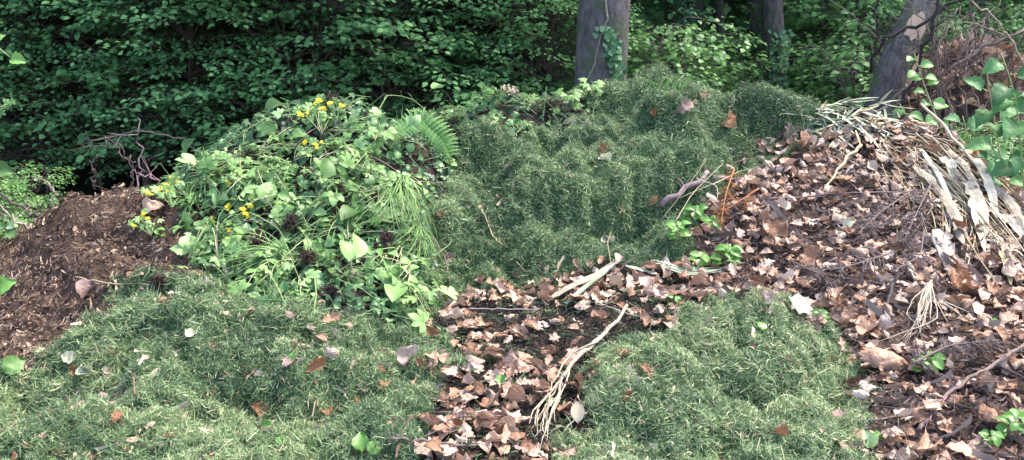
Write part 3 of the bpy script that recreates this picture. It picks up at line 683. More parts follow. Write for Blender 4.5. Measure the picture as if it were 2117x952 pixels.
# pale forked root
b = MB()
main = over(pxpath([(1296,652,.05),(1272,692,.05),(1240,730,.05),(1195,762,.04),(1165,800,.04)]), .015, 16); base = main[0].copy(); main[1:-1] += r.normal(size=(14, 3))*.004
b.tube(main-base, [.008,.0095,.0095,.009], 8, .5, wob=.25, seed=3)
fk = [[(1240,732,.055),(1210,745,.055),(1180,752,.05),(1150,790,.04),(1118,840,.03),(1098,862,.02)],[(1165,798,.04),(1140,830,.03),(1112,858,.03),(1096,885,.02)],[(1165,798,.04),(1150,840,.035),(1135,880,.03),(1128,925,.02)],[(1165,800,.04),(1158,850,.04),(1140,890,.03),(1108,915,.02)],
      [(1158,812,.04),(1120,850,.03),(1092,870,.02)],[(1150,840,.03),(1128,862,.03),(1118,905,.02)],[(1140,872,.03),(1132,900,.03),(1118,925,.01)],[(1185,775,.04),(1165,830,.045),(1150,858,.03),(1142,895,.03)],[(1112,858,.02),(1104,880,.02),(1113,900,.01)]]
fk += [[(1150+r.normal()*12, 835+r.normal()*10, .03), (1125+r.normal()*14, 865+r.normal()*10, .025), (1110+r.normal()*22, 900+r.normal()*16, .01)] for _ in range(9)]
def crook(Q, a): Q = Q.copy(); Q[1:] += np.cumsum(r.normal(size=(len(Q)-1, 3))*a, 0); return Q
for i, f in enumerate(fk): b.tube(crook(over(pxpath(f), .008, 12), .0032)-base, [.005, .0036, .0013] if i < 9 else [.0025, .001], 6, .5, wob=.35, seed=i)
for i in range(70):
    k = int(r.integers(0, 15)); d = nr(r.normal(size=3)); b.tube([main[k]-base, main[k]-base+d*.025], [.003, .001], 3, .4)
o = b.build('pale_root', M['pale']); o.location = base; tag(o, 'long pale branched root lying from the hollow down over the grass edge', 'root')
S = stick
S('thick_stick', [(1330,619,.03),(1420,617,.03),(1502,614,.03)], [.014,.014,.012], M['stick'], 'straight brown stick lying level above the right grass mound', 'stick')
S('mottled_branch', [(1368,432,.03),(1400,408,.06),(1440,392,.07),(1500,388,.05),(1545,385,.04)], [.02,.017,.015,.012], M['purple'], 'mottled grey branch jutting left out of the leaf heap', 'branch', side_twigs=3)
S('reddish_switch', [(1520,430,.05),(1640,424,.05),(1760,416,.05),(1900,408,.04)], [.005,.004], M['purple'], 'long thin reddish stem across the middle of the leaf heap', 'stem', n=20)
S('twig', [(1495,348,.07),(1560,340,.06),(1690,338,.05)], [.004,.003], M['stick'], 'thin grey stem at the upper left edge of the leaf heap', 'stem')
S('thin_branch', [(2140,722,.06),(2060,775,.06),(1990,825,.05),(1930,855,.04),(1860,875,.03),(1795,885,.02)], [.009,.008,.006,.004], M['stick'], 'long thin branch running to the lower right corner', 'branch', n=20, side_twigs=10)
S('dark_stick', [(1850,598,.05),(1838,625,.05),(1822,668,.03)], [.009,.011,.007], M['darkstick'], 'short black crooked stick in the leaf heap', 'stick', wob=.3)
S('dark_stick', [(860,828,.02),(900,818,.03),(920,812,.03)], [.008,.006], M['darkstick'], 'short dark stick on grass left of the hollow', 'stick', wob=.3)
S('kinked_twig', [(992,445,.03),(1004,462,.04),(1015,490,.04),(1032,510,.03),(1052,525,.02)], [.005,.004], M['straw'], 'thin kinked pale twig on the tall grass heap', 'twig', side_twigs=4)
S('arched_stem', [(882,492,.03),(905,515,.05),(922,555,.05),(928,600,.02)], [.004,.003], M['purple'], 'thin arched brown stem right of the weed heap', 'stem')
S('bottom_twig', [(810,918,.02),(860,925,.03),(930,940,.03),(990,935,.02)], [.006,.004], M['stick'], 'grey twig along the bottom edge of the hollow', 'twig', side_twigs=6)
S('bottom_twig', [(880,915,.02),(930,885,.04),(990,880,.03),(1060,872,.02)], [.004,.003], M['purple'], 'thin twig crossing brown leaves at the bottom of the hollow', 'twig', side_twigs=5)
S('twig', [(965,650,.02),(1050,652,.03),(1110,648,.02)], [.004,.003], M['purple'], 'thin dark twig across the top of the hollow', 'twig')
S('pale_twig', [(1230,640,.03),(1270,655,.04),(1300,668,.04),(1350,675,.03)], [.004,.003], M['pale'], 'pale thin root across the upper end of the pale branched root', 'root', side_twigs=4)
S('grey_twig', [(1260,590,.03),(1285,565,.06),(1308,548,.07)], [.006,.003], M['stick'], 'grey twig rising beside the pale strap leaves', 'twig', side_twigs=2)
S('dry_grass', [(1258,490,.05),(1256,530,.07),(1262,575,.05)], [.0025,.002], M['straw'], 'thin dry stem standing over the foot of the tall grass heap', 'stem')
S('straw', [(165,588,.03),(230,600,.03),(350,597,.02)], [.004,.003], M['straw'], 'pale straw on the crest of the front left grass', 'straw')
S('straw', [(180,740,.02),(245,738,.02)], [.003,.003], M['straw'], 'pale straw on the middle of the left grass', 'straw')
S('twig', [(1630,560,.03),(1760,590,.03),(1900,610,.02)], [.005,.003], M['stick'], 'grey twig across the middle of the leaf heap', 'twig', side_twigs=9)
S('twig', [(1960,700,.03),(2040,760,.03),(2120,800,.02)], [.005,.003], M['stick'], 'grey twig at the right edge above the long thin branch', 'twig', side_twigs=8)
S('twig', [(1900,905,.03),(1960,840,.04),(1990,800,.02)], [.006,.003], M['purple'], 'forked twig in the lower right corner', 'twig', side_twigs=8)
S('reed', [(1888,238,.10),(1940,295,.10),(1990,345,.08),(2080,440,.05)], [.011,.010,.007], M['straw'], 'thick golden reed stalk slanting down the right side', 'reed')
S('dry_stalk', [(1778,316,.06),(1745,348,.05),(1712,385,.03),(1700,405,.02)], [.012,.010,.006], M['straw'], 'thick pale dry stalk in the upper leaf heap', 'stalk', side_twigs=5)
# pale forked roots on the right
b = MB(); base = hit(1920, 612, .08)
for i in range(16):
    e = (1845+i*6+r.normal()*16, 725-i*4+r.normal()*14); m = (1905+r.normal()*14, 660+r.normal()*14)
    b.tube(crook(over([base, hit(*m, .06), hit(*e, .02)], .01, 12), .004)-base, [.004, .0025, .001], 5, .5, wob=.35, seed=i)
for i in range(6): b.tube(over([hit(1935+i*3, 650, .06), hit(1960+i*8, 668+r.normal()*9, .03)], .01, 7)-base, [.004, .002], 4, .5)
o = b.build('fine_roots', M['pale']); o.location = base; tag(o, 'tuft of pale stringy roots above the torn bark piece', 'roots')
# straw bundle and husks
for i in range(30):
    x0 = 1850+r.random()*130; y0 = 268+(x0-1860)*.45+r.random()*100; L = .25+.8*r.random(); sl = .95+.4*r.normal()
    x1 = x0+230*L; y1 = y0+230*L*sl*.95
    S('straw', [(x0, y0, .03+.07*r.random()), ((x0+x1)/2, (y0+y1)/2-6, .05+.05*r.random()), (x1, y1, .02+.04*r.random())], [.0035+.003*r.random(), .003], M['straw'], 'dry straw stalk in the bundle along the right shoulder of the leaf heap', 'straw', 'straw stalks on the right heap', n=9, sides=5, wob=.05, seed=i)
for i, (x0, y0, x1, y1, w_) in enumerate([(1935,345,1965,385,.075),(1925,400,1985,520,.07),(1990,400,2020,505,.10),(1890,370,1940,410,.06),(2000,345,2050,470,.06),(2040,400,2110,480,.06),(2060,470,2117,510,.06),(1950,330,2010,400,.05),(2010,440,2117,520,.04),(1900,330,1960,440,.035)]):
    strap('husk_leaf', [(x0, y0, .07), ((x0+x1)/2, (y0+y1)/2, .09), (x1, y1, .05)], w_, M['husk'], 'bleached husk leaf among the straw on the right heap', 'husk', 'bleached husk leaves in the straw', fold=.3*(-1)**i, profile=((0, .8), (.1, .85), (.5, 1), (.9, .75), (1, .4)))
for i in range(110):
    x0 = 1800+r.random()*270; y0 = 300+(x0-1860)*.6+r.random()*110; a = .75+.55*r.normal(); L = 40+130*r.random(); x1 = x0+L*math.cos(a); y1 = y0+L*math.sin(a)
    S('straw', [(x0, y0, .02+.04*r.random()), ((x0+x1)/2+5*r.normal(), (y0+y1)/2+5*r.normal(), .04), (x1, y1, .02)], [.0022+.0025*r.random(), .002], M['straw'], 'dry straw stalk in the bundle along the right shoulder of the leaf heap', 'straw', 'straw stalks on the right heap', n=7, sides=4, wob=.05, seed=i)
for i in range(26):
    x0 = 1880+r.random()*200; y0 = 330+(x0-1880)*.6+r.random()*100; a = .8+.5*r.normal(); L = 40+70*r.random()
    strap('husk_leaf', [(x0, y0, .03), (x0+L*.5*math.cos(a), y0+L*.5*math.sin(a), .06), (x0+L*math.cos(a), y0+L*math.sin(a), .02)], .012+.03*r.random(), M['husk' if i % 2 else 'straw'], 'bleached husk leaf among the straw on the right heap', 'husk', 'bleached husk leaves in the straw', fold=.4*(-1)**i, n=7, profile=((0, .5), (.15, .9), (.6, 1), (.85, .6), (1, .1)))
# pale boards
def board(pp, w_, label):
    Q = np.array(pxpath(pp, .05)); base = Q[0]; ax = Q[1]-Q[0]; L = np.linalg.norm(ax); b = MB(); rr = np.random.default_rng(int(pp[0][0]))
    V = []; n = 6
    for i in range(n+1):
        t = i/n; ww = w_*(.5+.03*rr.normal()) * (.55 if i in (0, n) else 1); e = .02*rr.normal() if i in (0, n) else 0
        for s_, z_ in ((-1, -.005), (1, -.005), (1, .005), (-1, .005)): V.append((s_*ww+.002*rr.normal(), (t+e)*L, z_+.002*rr.normal()))
    Fc = []
    for i in range(n):
        for j in range(4):
            q = i*4+j; p = i*4+(j+1) % 4; Fc += [(q, p, p+4), (q, p+4, q+4)]
    Fc += [(0, 2, 1), (0, 3, 2), (n*4, n*4+1, n*4+2), (n*4, n*4+2, n*4+3)]
    b.add(V, Fc, .9); o = b.build('wood_splinter', M['pale'], smooth=False); lay(o, base, surfn(base)+[0, -.3, 0], ax); tag(o, label, 'wood piece')
board([(1925,490),(1998,580)], .085, 'broad white splinter of wood in the right heap, lower of the two')
board([(1938,412),(1990,505)], .06, 'narrower white wood splinter just above the broad one')
board([(1868,560),(1902,590)], .03, 'small pale wood chip left of the broad white splinter')
# torn bark piece
b = MB(); T = leafgrid([(0,.2),(.15,.42),(.5,.5),(.8,.4),(1,.18)], 12, .3, .9, -.3, .05, 44, cols=5, jag=.2); b.add(T[0]*[1.3, .8, 1.2], T[1], .6); V = T[0]*[1.25, .78, 1.2]-[0, 0, .08]; b.add(V, T[1][:, ::-1], .2)
o = b.build('torn_bark', M['dead']); P = hit(1828, 775, .05); lay(o, P, [0, -.5, .8], [.2, .3, .5], .23); o.scale = (.15,.15,.15); tag(o, 'large torn pinkish bark piece at the edge of the right grass mound', 'bark piece')
# strap leaves in the middle
SL = 'pale strap leaf of the pair lying above the hollow'
strap('strap_leaf', [(1140,628,.03),(1185,608,.05),(1235,590,.07),(1262,562,.08)], .036, M['husk'], 'broad pale strap leaf above the hollow, upper of the pair', 'strap leaf')
strap('strap_leaf', [(1172,640,.03),(1215,618,.06),(1250,585,.09),(1268,560,.09)], .026, M['strap'], 'narrow pale blue-green strap leaf above the hollow, lower of the pair', 'strap leaf')
strap('strap_leaf', [(1290,562,.03),(1320,575,.05),(1360,580,.03)], .02, M['strap'], 'short pale strap leaf right of the upright pair', 'strap leaf')
for i in range(5):
    strap('dry_grass', [(1345+i*5, 552+i*3, .04), (1420, 574+i*4, .05), (1500+i*6, 566+r.normal()*8, .03)], .011, M['strap'], 'long pale dry blade lying between hollow and seedlings', 'dry blade', 'pale dry blades above the level stick')
# olive iris-like leaves pile, upper right
for i in range(100):
    x0 = 1670+r.random()*160; y0 = 222+r.random()*66+abs(x0-1750)*.12; a = r.normal()*.8+.25; L = 30+60*r.random(); sgn = 1 if r.random() < .7 else -1
    strap('long_leaf', [(x0, y0, .02+.05*r.random()), (x0+sgn*L*.5*math.cos(a), y0+L*.5*math.sin(a)*.6, .015+.03*r.random()), (min(x0+sgn*L*math.cos(a), 1930), y0+L*math.sin(a)*.6+6, .03)], (.008+.012*r.random()), M['strap' if r.random() < .75 else 'straw'], 'long narrow leaf in the bluish tangle below the leaning trunk', 'long leaf', 'bluish long leaves below the leaning trunk', n=8)
# dead conifer sprays
def conifer(name, pp, side, mat, label, tn=22, need=9, r0=.006):
    Q = over(pxpath(pp, .10), .05, 16); base = Q[0].copy(); b = MB(); rr = np.random.default_rng(int(pp[0][0]))
    b.tube(Q-base, [r0, .002], 5, .4)
    for i in range(tn):
        k = 1+int(rr.integers(0, 14)); T_ = nr(Q[k+1]-Q[k]); sd_ = nr(np.cross(T_, [0, -.4, .9]))*(1 if i % 2 else -1)
        d = nr(sd_*.8+T_*.7+rr.normal(size=3)*.2); L = side*(1.1-k/17)*(.6+.6*rr.random()); p0 = Q[k]-base; pm = p0+d*L*.5; p1 = p0+d*L-[0, 0, .02]
        b.tube([p0, pm, p1], [.0028, .001], 4, .5)
        for j in range(need):
            t = (j+1)/(need+1); q_ = p0*(1-t)+p1*t; dd = nr(d*.8+rr.normal(size=3)*.6); b.tube([q_, q_+dd*.035], [.0022, .0008], 3, rr.random(), cap=False)
    o = b.build(name, mat); o.location = base; tag(o, label, 'conifer spray')
conifer('conifer_spray', [(1915,405),(1890,470),(1850,540)], .16, M['conifer'], 'dead grey conifer spray hanging left of the white wood splinters', 40, 12)
conifer('conifer_spray', [(1880,430),(1820,470),(1770,520)], .15, M['conifer'], 'dead grey-brown conifer spray spreading left in the mid leaf heap', 36, 12)
conifer('conifer_spray', [(1900,500),(1880,560),(1840,600)], .12, M['conifer'], 'lower dead conifer spray above the black crooked stick', 26, 10)
conifer('conifer_spray', [(1830,560),(1740,590),(1660,600)], .10, M['conifer'], 'flat dead conifer spray above the right grass mound', 24, 10)
conifer('conifer_spray', [(1640,575),(1690,610),(1725,640)], .08, M['conifer'], 'dark small conifer spray near the tan curled leaf', 22, 9)
conifer('conifer_spray', [(1880,800),(1960,760),(2060,750)], .12, M['conifer'], 'grey conifer spray behind the long thin branch', 26, 9)
conifer('cedar_sprig', [(1500,375),(1508,430),(1495,500)], .10, M['cedar'], 'orange-brown dead conifer sprig beside the seedlings', 18, 8)
conifer('cedar_sprig', [(1560,420),(1520,450),(1480,480)], .07, M['cedar'], 'short orange-brown sprig near the mottled branch end', 12, 7)
for i, (x0, y0, x1, y1) in enumerate([(1375,470,1450,350),(1390,480,1470,355),(1440,380,1485,440),(1400,420,1520,375)]):
    S('dry_thin_stem', [(x0, y0, .06), ((x0+x1)/2+6, (y0+y1)/2, .12), (x1, y1, .08)], [.0028, .002], M['straw'], 'thin dry stem arching over the mottled branch', 'stem', 'thin stems over the mottled branch')
# white and grey pieces
def blob(name, px, py, sx, sy, sz, mat, label, cat, off=.01, seed=1):
    rr = np.random.default_rng(seed); b = MB(); V = []; Fc = []; nu, nv = 12, 8
    for i in range(nv+1):
        for j in range(nu):
            a = math.pi*i/nv; c = 2*math.pi*j/nu; k = 1+.12*(rr.random()-.5)
            V.append((sx*math.sin(a)*math.cos(c)*k, sy*math.sin(a)*math.sin(c)*k, sz*math.cos(a)*k))
    for i in range(nv):
        for j in range(nu):
            q = i*nu+j; p = i*nu+(j+1) % nu; Fc += [(q, q+nu, p+nu), (q, p+nu, p)]
    b.add(V, Fc, .5); o = b.build(name, mat); lay(o, hit(px, py, off), [0, -.5, .8], [0, 1, .3]); return tag(o, label, cat)
bl = blob('bulb', 524, 570, .022, .03, .022, M['cream'], 'white plant bulb in the lower left of the pulled weeds', 'bulb', .06)
bb_ = MB(); bb_.tube([(0, .025, 0), (.004, .05, .004), (.012, .08, .0)], [.01, .005, .004], 6, .5); bb_.build('shoot', M['stem'], bl)
bb_ = MB(); [bb_.tube([(0, -.028, 0), (.01*a_, -.045, .004), (.02*a_, -.06, 0)], [.0015, .0008], 3, .5) for a_ in (-1, -.3, .4, 1)]; bb_.build('rootlets', M['root'], bl)
blob('pebble', 1083, 698, .012, .012, .009, M['pink'], 'small round pinkish pebble on the dark soil', 'pebble', .01, 3)
T9 = leafgrid(OVAL, 6, .3, .3, .1, .03, 77); b = MB(); b.add(T9[0], T9[1], .9); o = b.build('grey_leaf', M['husk']); lay(o, hit(1196, 895, .03), [0, -.7, .7], [0, .3, .9], .085); tag(o, 'pale grey oval leaf standing beside the pale root tips', 'dead leaf')
b = MB(); T9 = lobed(5, 3, .3, .8); b.add(T9[0], T9[1], .8); o = b.build('grey_leaf', M['husk']); lay(o, hit(1675, 658, .03), [.1, -.5, .8], [-1, .3, .1], .13); tag(o, 'silvery white curled leaf at the top of the right grass mound', 'dead leaf')
# ------------------------------------------------------------------ weeds
TRI = [trifoliate(s) for s in (1, 2, 3)]; PALM = [palm3(s) for s in (1, 2, 3)]
OV = [leafgrid(BROAD, 6, .3, .4, .05, .03, 20+s, jag=.06) for s in range(3)]; NAR = [leafgrid(NARROW, 5, .3, .6, 0, .02, 30+s) for s in range(3)]
HT = [leafgrid(HEART, 8, .25, .5, .1, .05, 40+s, jag=.2) for s in range(3)]
def weed(kind, seed, label='weed', flowers=False):
    rr = np.random.default_rng(seed); e = empty('pulled_weed'); st = MB(); fo = MB(); fl = MB(); ro = MB()
    ns = {'tri': 6, 'palm': 6, 'dock': 5, 'goose': 5, 'grass': 34, 'heart': 5}[kind]
    for i in range(ns):
        L = rr.uniform(.2, .42); a = rr.normal()*.45; n = 8; rise = rr.uniform(.02, .09)
        t = np.linspace(0, 1, n); bow = rr.normal()*.08
        Q = np.stack([math.sin(a)*t*L+bow*t*t, math.cos(a)*t*L, rise*4*t*(1-t)+.01-.03*t], 1)
        if kind == 'grass':
            strap_mb(fo, Q, rr.uniform(.003, .006), rr.random(), up=[0, 0, 1]); continue
        st.tube(Q, [.003, .0016], 5, rr.random()*.6)
        def leaf(k, T, s, spread=.6):
            d = nr(Q[min(k+1, n-1)]-Q[k-1]+rr.normal(size=3)*spread)
            one(T, fo, Q[k], [rr.normal()*.45, rr.normal()*.45, 1], d, s, rr.random())
        if kind == 'tri':
            leaf(n-1, TRI[rr.integers(3)], rr.uniform(.12, .18), .3)
            if rr.random() < .8: leaf(4, TRI[rr.integers(3)], rr.uniform(.07, .1))
            leaf(6, TRI[rr.integers(3)], rr.uniform(.06, .09))
        elif kind == 'palm':
            leaf(n-1, PALM[rr.integers(3)], rr.uniform(.11, .16), .3); leaf(5, PALM[rr.integers(3)], rr.uniform(.08, .11)); leaf(3, PALM[rr.integers(3)], rr.uniform(.06, .09))
        elif kind == 'dock': leaf(n-1, OV[rr.integers(3)], rr.uniform(.11, .17), .3); leaf(5, OV[rr.integers(3)], rr.uniform(.07, .11))
        elif kind == 'heart':
            for k in range(2, n): leaf(k, HT[rr.integers(3)], rr.uniform(.035, .06), .9)
        elif kind == 'goose':
            for k in range(1, n):
                for j in range(6): leaf(k, NAR[rr.integers(3)], rr.uniform(.025, .05), 1.2)
        if flowers and i < 4:
            fl = MB()
            for j in range(7):
                c = Q[-1]+rr.normal(size=3)*.012+[0, 0, .015]
                for a2 in range(5):
                    d = [math.cos(a2*1.256), math.sin(a2*1.256), .35]; one(OV[0], fl, c, [-d[0]*.4, -d[1]*.4, 1], d, .021, rr.random())
            fl.build('flower', M['yellow'], e)
    if kind != 'grass':
        for i in range(9):
            d = nr([rr.normal()*.7, -1, rr.normal()*.5]); ro.tube([(0, 0, .01), d*.03+rr.normal(size=3)*.006, d*.075+rr.normal(size=3)*.012], [.003, .0007], 3, rr.random())
        st.build('stem', M['stem'], e); ro.build('root', M['root'], e)
    fo.build('foliage', M['weed'], e)
    return e
WP = [('tri', False, 'pulled weed with three-part toothed leaves'), ('palm', False, 'pulled weed with deeply lobed leaves'), ('dock', False, 'pulled weed with broad oval leaves'),
      ('goose', False, 'pulled weed with fine narrow leaves'), ('grass', False, 'pulled tuft of long grass'), ('heart', False, 'pulled creeping weed with small heart-shaped leaves'), ('palm', True, 'yellow-flowered weed')]
protos = []
for i, (k, f, lb) in enumerate(WP):
    for v in range(2): protos.append((weed(k, 700+i*10+v, flowers=f), i))
used = set()
def place_weed(pi, P, nrm, head, s, where, grp):
    e0, i = protos[pi]
    if pi in used: e = copy_tree(e0)
    else: e = e0; used.add(pi)
    lay(e, P, nrm, head, s); tag(e, WP[i][2]+' '+where, 'weed', grp % WP[i][2])
rw = np.random.default_rng(900)
def many(lab, N, wts, where, grp, smin=.75, smax=1.15):
    P, nn = sample(lab, N, rw); Px, Py = project(P[:, 0], P[:, 1], P[:, 2])
    for i in range(N):
        if lab == 'weeds' and (Px[i] < 425 or Px[i] > 845 or Py[i] > 605 or Py[i] < 34+np.interp(Px[i], [345,430,550,680,800,905], [400,325,268,236,268,330])): continue
        a = rw.integers(0, 2); t = rw.choice(6, p=wts); head = rw.normal(size=3)*.8+np.array([0, -.35, -.3])
        place_weed(int(t*2+a), P[i]+nn[i]*rw.uniform(.0, .045), nn[i]+.3*rw.normal(size=3), head, rw.uniform(smin, smax), where, grp)
many('weeds', 260, [.31, .35, .13, .07, .01, .13], 'lying on the tall weed heap', '%s on the tall heap', .7, 1.05)
many('weeds_back', 120, [.2, .2, .1, .25, .1, .15], 'on the smaller weed heap behind', '%s on the smaller heap', .55, .85)
for (px, py, s) in [(360,420,.6),(455,480,.6),(410,500,.6),(520,398,.5),(440,370,.6),(670,270,.7),(610,325,.5),(700,245,.6),(325,478,.4),(395,400,.6)]:
    place_weed(12+int(rw.integers(0, 2)), hit(px, py+25, .05), surfn(hit(px, py)), [rw.normal()*.5, .6, .8], s, 'at the left and top of the tall weed heap', '%s on the tall heap')
for (px, py, hx) in [(815,400,.0),(830,440,0),(800,420,-.1),(840,480,.0),(820,380,.1)]:
    place_weed(8+int(rw.integers(0, 2)), hit(px, py, .06), surfn(hit(px, py)), [hx, -.6, -.8], .85, 'hanging down the right side of the weed heap', '%s at the right side')
for pi in range(len(protos)):
    if pi not in used: place_weed(pi, hit(600+pi*10, 500, .05), [0, -.3, 1], [1, -.5, 0], .8, 'lying on the tall weed heap', '%s on the tall heap')
def mat_foliage(lab, N, seed, parent):
    r_ = np.random.default_rng(seed); b = MB(); TT = PALM+OV+HT+NAR+[TRI[0]]
    for T in TT:
        n_ = N//len(TT); P, nn = sample(lab, n_, r_); s = r_.uniform(.03, .075, n_)
        pt = vnoise(P[:, 0], P[:, 1], .15, 77)
        b.scatter(T, P+nn*r_.uniform(0, .05, (n_, 1)), frame(nn+.8*unit(r_, n_), unit(r_, n_), s[:, None]), np.clip(pt*.8+.1+r_.normal(0, .18, n_), 0, 1))
    for i in range(N//9):
        P, nn = sample(lab, 1, r_); d = unit(r_, 1)[0]; d = nr(d-nn[0]*np.dot(d, nn[0])*.8); L = r_.uniform(.1, .3)
        b.tube([P[0]+nn[0]*.02, P[0]+d*L*.5+nn[0]*r_.uniform(.02, .07), P[0]+d*L+nn[0]*.02], [.0028, .0018], 3, r_.uniform(.6, 1), cap=False)
    kid(b.build('matted_foliage', M['weeds'], parent), parent)
mat_foliage('weeds', 4200, 31, h_wd); mat_foliage('weeds_back', 2200, 32, h_wb)
# single large leaves on the weeds and on the grass
GT = {'oval': OV[0], 'heart': HT[1], 'round': leafgrid([(0,.2),(.2,.45),(.5,.5),(.8,.36),(1,.05)], 6, .15, .4, .1, .02, 91), 'palm': PALM[1], 'tri': TRI[1]}
def green(px, py, sz, kind, mat, label, head=(0, .6, .8), nrm=(0, -.7, .7), off=.05, tint=.6, cat='leaf'):
    P = hit(px, py, off); s = sz/F*np.linalg.norm(P-[0, 0, CZ]); b = MB(); T = GT[kind]; VV_ = T[0].copy(); rq = np.random.default_rng(int(px+py)); VV_[:, 2] += rq.uniform(-.5, .5)*(VV_[:, 1]-.5)**2+rq.uniform(-.5, .9)*VV_[:, 0]**2+.04*rq.normal(size=len(VV_)); s *= .72; nrm = nr(np.array(nrm)+.3*rq.normal(size=3)); b.add(VV_, T[1], tint)
    b.tube([(0, .02, 0), (0, -.2, -.04), (.05, -.5, -.12)], .015, 4, .3)
    o = b.build('green_leaf', M[mat]); lay(o, P, nrm, head, s); tag(o, label, cat)
green(578,400,56,'oval','weed','large oval leaf hanging in the upper middle of the weed heap',(0,-.2,-1),off=.1,tint=.7)
green(595,450,80,'oval','weed','biggest oval leaf hanging in the centre of the weed heap',(.2,-.2,-1),off=.1,tint=.8)
green(572,300,44,'round','weed','round dark leaf near the top left of the weed heap',(-.5,0,.8),off=.1,tint=.2)
green(615,305,40,'round','weed','second round dark leaf right of the first near the top',(.8,0,.4),off=.1,tint=.25)
green(745,315,70,'oval','weed','pale oval leaf pointing right below the fern',(1,0,.1),off=.12,tint=1)
green(890,298,40,'oval','weed','pale leaf tip sticking out beyond the fern',(1,0,0),off=.12,tint=1)
green(600,268,42,'palm','weed','bluish lobed leaf at the top left edge of the weed heap',(-1,0,.4),off=.1,tint=.95)
green(455,350,42,'palm','weed','bluish lobed leaf on the left shoulder of the weed heap',(-1,0,-.1),off=.08,tint=.95)
green(900,212,30,'round','weed','round light leaf standing between the two weed heaps',(.3,0,.9),off=.1,tint=.7)
green(690,540,70,'tri','weed','light three-part leaf at the lower middle of the weed heap',(-.5,-.3,-.6),off=.12,tint=1)
green(760,590,70,'palm','weed','deep green lobed leaf at the lower right of the weed heap',(.5,-.3,-.5),off=.1,tint=.4)
green(550,620,60,'palm','weed','light lobed leaf at the bottom left of the weed heap',(-.3,-.4,-.6),off=.08,tint=.9)
green(607,756,28,'round','bright','small round bright green leaf on the front left grass',off=.02)
green(1037,812,30,'round','bright','curled bright green leaf among brown leaves of the hollow',off=.03)
green(537,900,34,'oval','bright','small folded green leaf low on the front left grass',(1,0,.4),off=.02)
green(757,950,60,'oval','bright','long light green leaf at the bottom edge beside the pink grey leaf',(-.2,.3,1),off=.03)
green(772,955,50,'oval','bright','second light green leaf at the bottom edge leaning right',(.6,.3,1),off=.03)
green(1577,690,30,'round','bright','small bright green leaf on the right grass mound',off=.02)
green(388,705,36,'heart','paleleaf','pale yellow-green leaf on the crest of the left grass',(.6,.3,.6),off=.02)
green(10,782,60,'heart','weed','bluish green heart-shaped leaf at the left edge of the grass',(.8,.2,.6),off=.03,tint=1)
green(162,752,40,'heart','paleleaf','pale leaf at the border of compost and left grass',(-1,.2,.1),off=.02)
green(82,845,34,'heart','paleleaf','yellowish leaf on the far left grass',(.2,.3,.8),off=.02)
green(895,650,40,'palm','bright','yellow-green lobed leaf between weed heap and hollow',(.2,.3,.7),off=.03)
green(1130,850,34,'oval','bright','green leaf under the tips of the pale root',(.6,.2,.6),off=.015)
green(1740,485,34,'heart','paleleaf','pale green leaf lying in the middle of the leaf heap',(.8,.2,.2),off=.05)
green(1810,925,36,'heart','bright','green leaf at the foot of the right grass mound',(.6,.2,.6),off=.03)
green(1800,945,50,'heart','weed','bluish leaf at the bottom edge right of the grass mound',(-.2,.2,.9),off=.03,tint=1)
green(2050,690,50,'round','bright','flat green leaf pressed under dead leaves at the right',(1,.2,.1),(0,-.2,1),off=.03)
green(575,930,26,'heart','bright','tiny yellow-green leaf at the bottom of the left grass',(.2,.2,.8),off=.02)
# root clumps
def clump(px, py, s, label, off=.06):
    rr = np.random.default_rng(int(px)); b = MB()
    for i in range(110):
        d = nr(rr.normal(size=3)); c = rr.normal(size=3)*.012; b.tube([c, c+d*s*.5+rr.normal(size=3)*.01, c+d*s+rr.normal(size=3)*.015-[0, 0, s*.3]], [.0028, .0006], 3, rr.random(), cap=False)
    o = b.build('root_clump', M['root']); o.location = hit(px, py, off); tag(o, label, 'roots')
clump(600,485,.06,'dark root clump in the middle of the weed heap', .1); clump(690,625,.075,'dark root clump at the foot of the weed heap')
clump(330,590,.03,'tiny dark root clump on the compost edge', .02); clump(700,415,.06,'dark root clump right of the big hanging leaf', .08)
clump(690,222,.05,'dark root clump on the very top of the weed heap'); clump(905,275,.08,'dark root clump at the left end of the smaller weed heap'); clump(1135,235,.08,'dark root clump near the big trunk')
clump(520,350,.05,'dark root clump in the upper left of the weed heap', .08); clump(770,430,.05,'dark root clump below the fern', .09); clump(640,560,.05,'dark root clump above the three-part leaf', .09); clump(545,520,.045,'dark root clump above the white bulb', .09); clump(790,520,.045,'dark root clump at the right lower weeds', .09)
for i in range(46):
    x0 = 450+rw.random()*380; y0 = 300+rw.random()*290; a = rw.normal()*1.2+1.2; L = 40+70*rw.random()
    if not inpoly(np.float64(x0), np.float64(y0), POLY[0][1]): continue
    S('weed_runner', [(x0, y0, .05+.05*rw.random()), (x0+L*.5*math.cos(a)+8, y0+L*.5*math.sin(a), .09), (x0+L*math.cos(a), y0+L*math.sin(a), .05)], [.0035, .002], M['stem' if i % 3 else 'purple'], 'loose bare stem tangled in the tall weed heap', 'stem', 'loose stems in the weed heap', n=8, sides=4, seed=i)
clump(1690,610,.06,'black root clump beside the right grass mound')
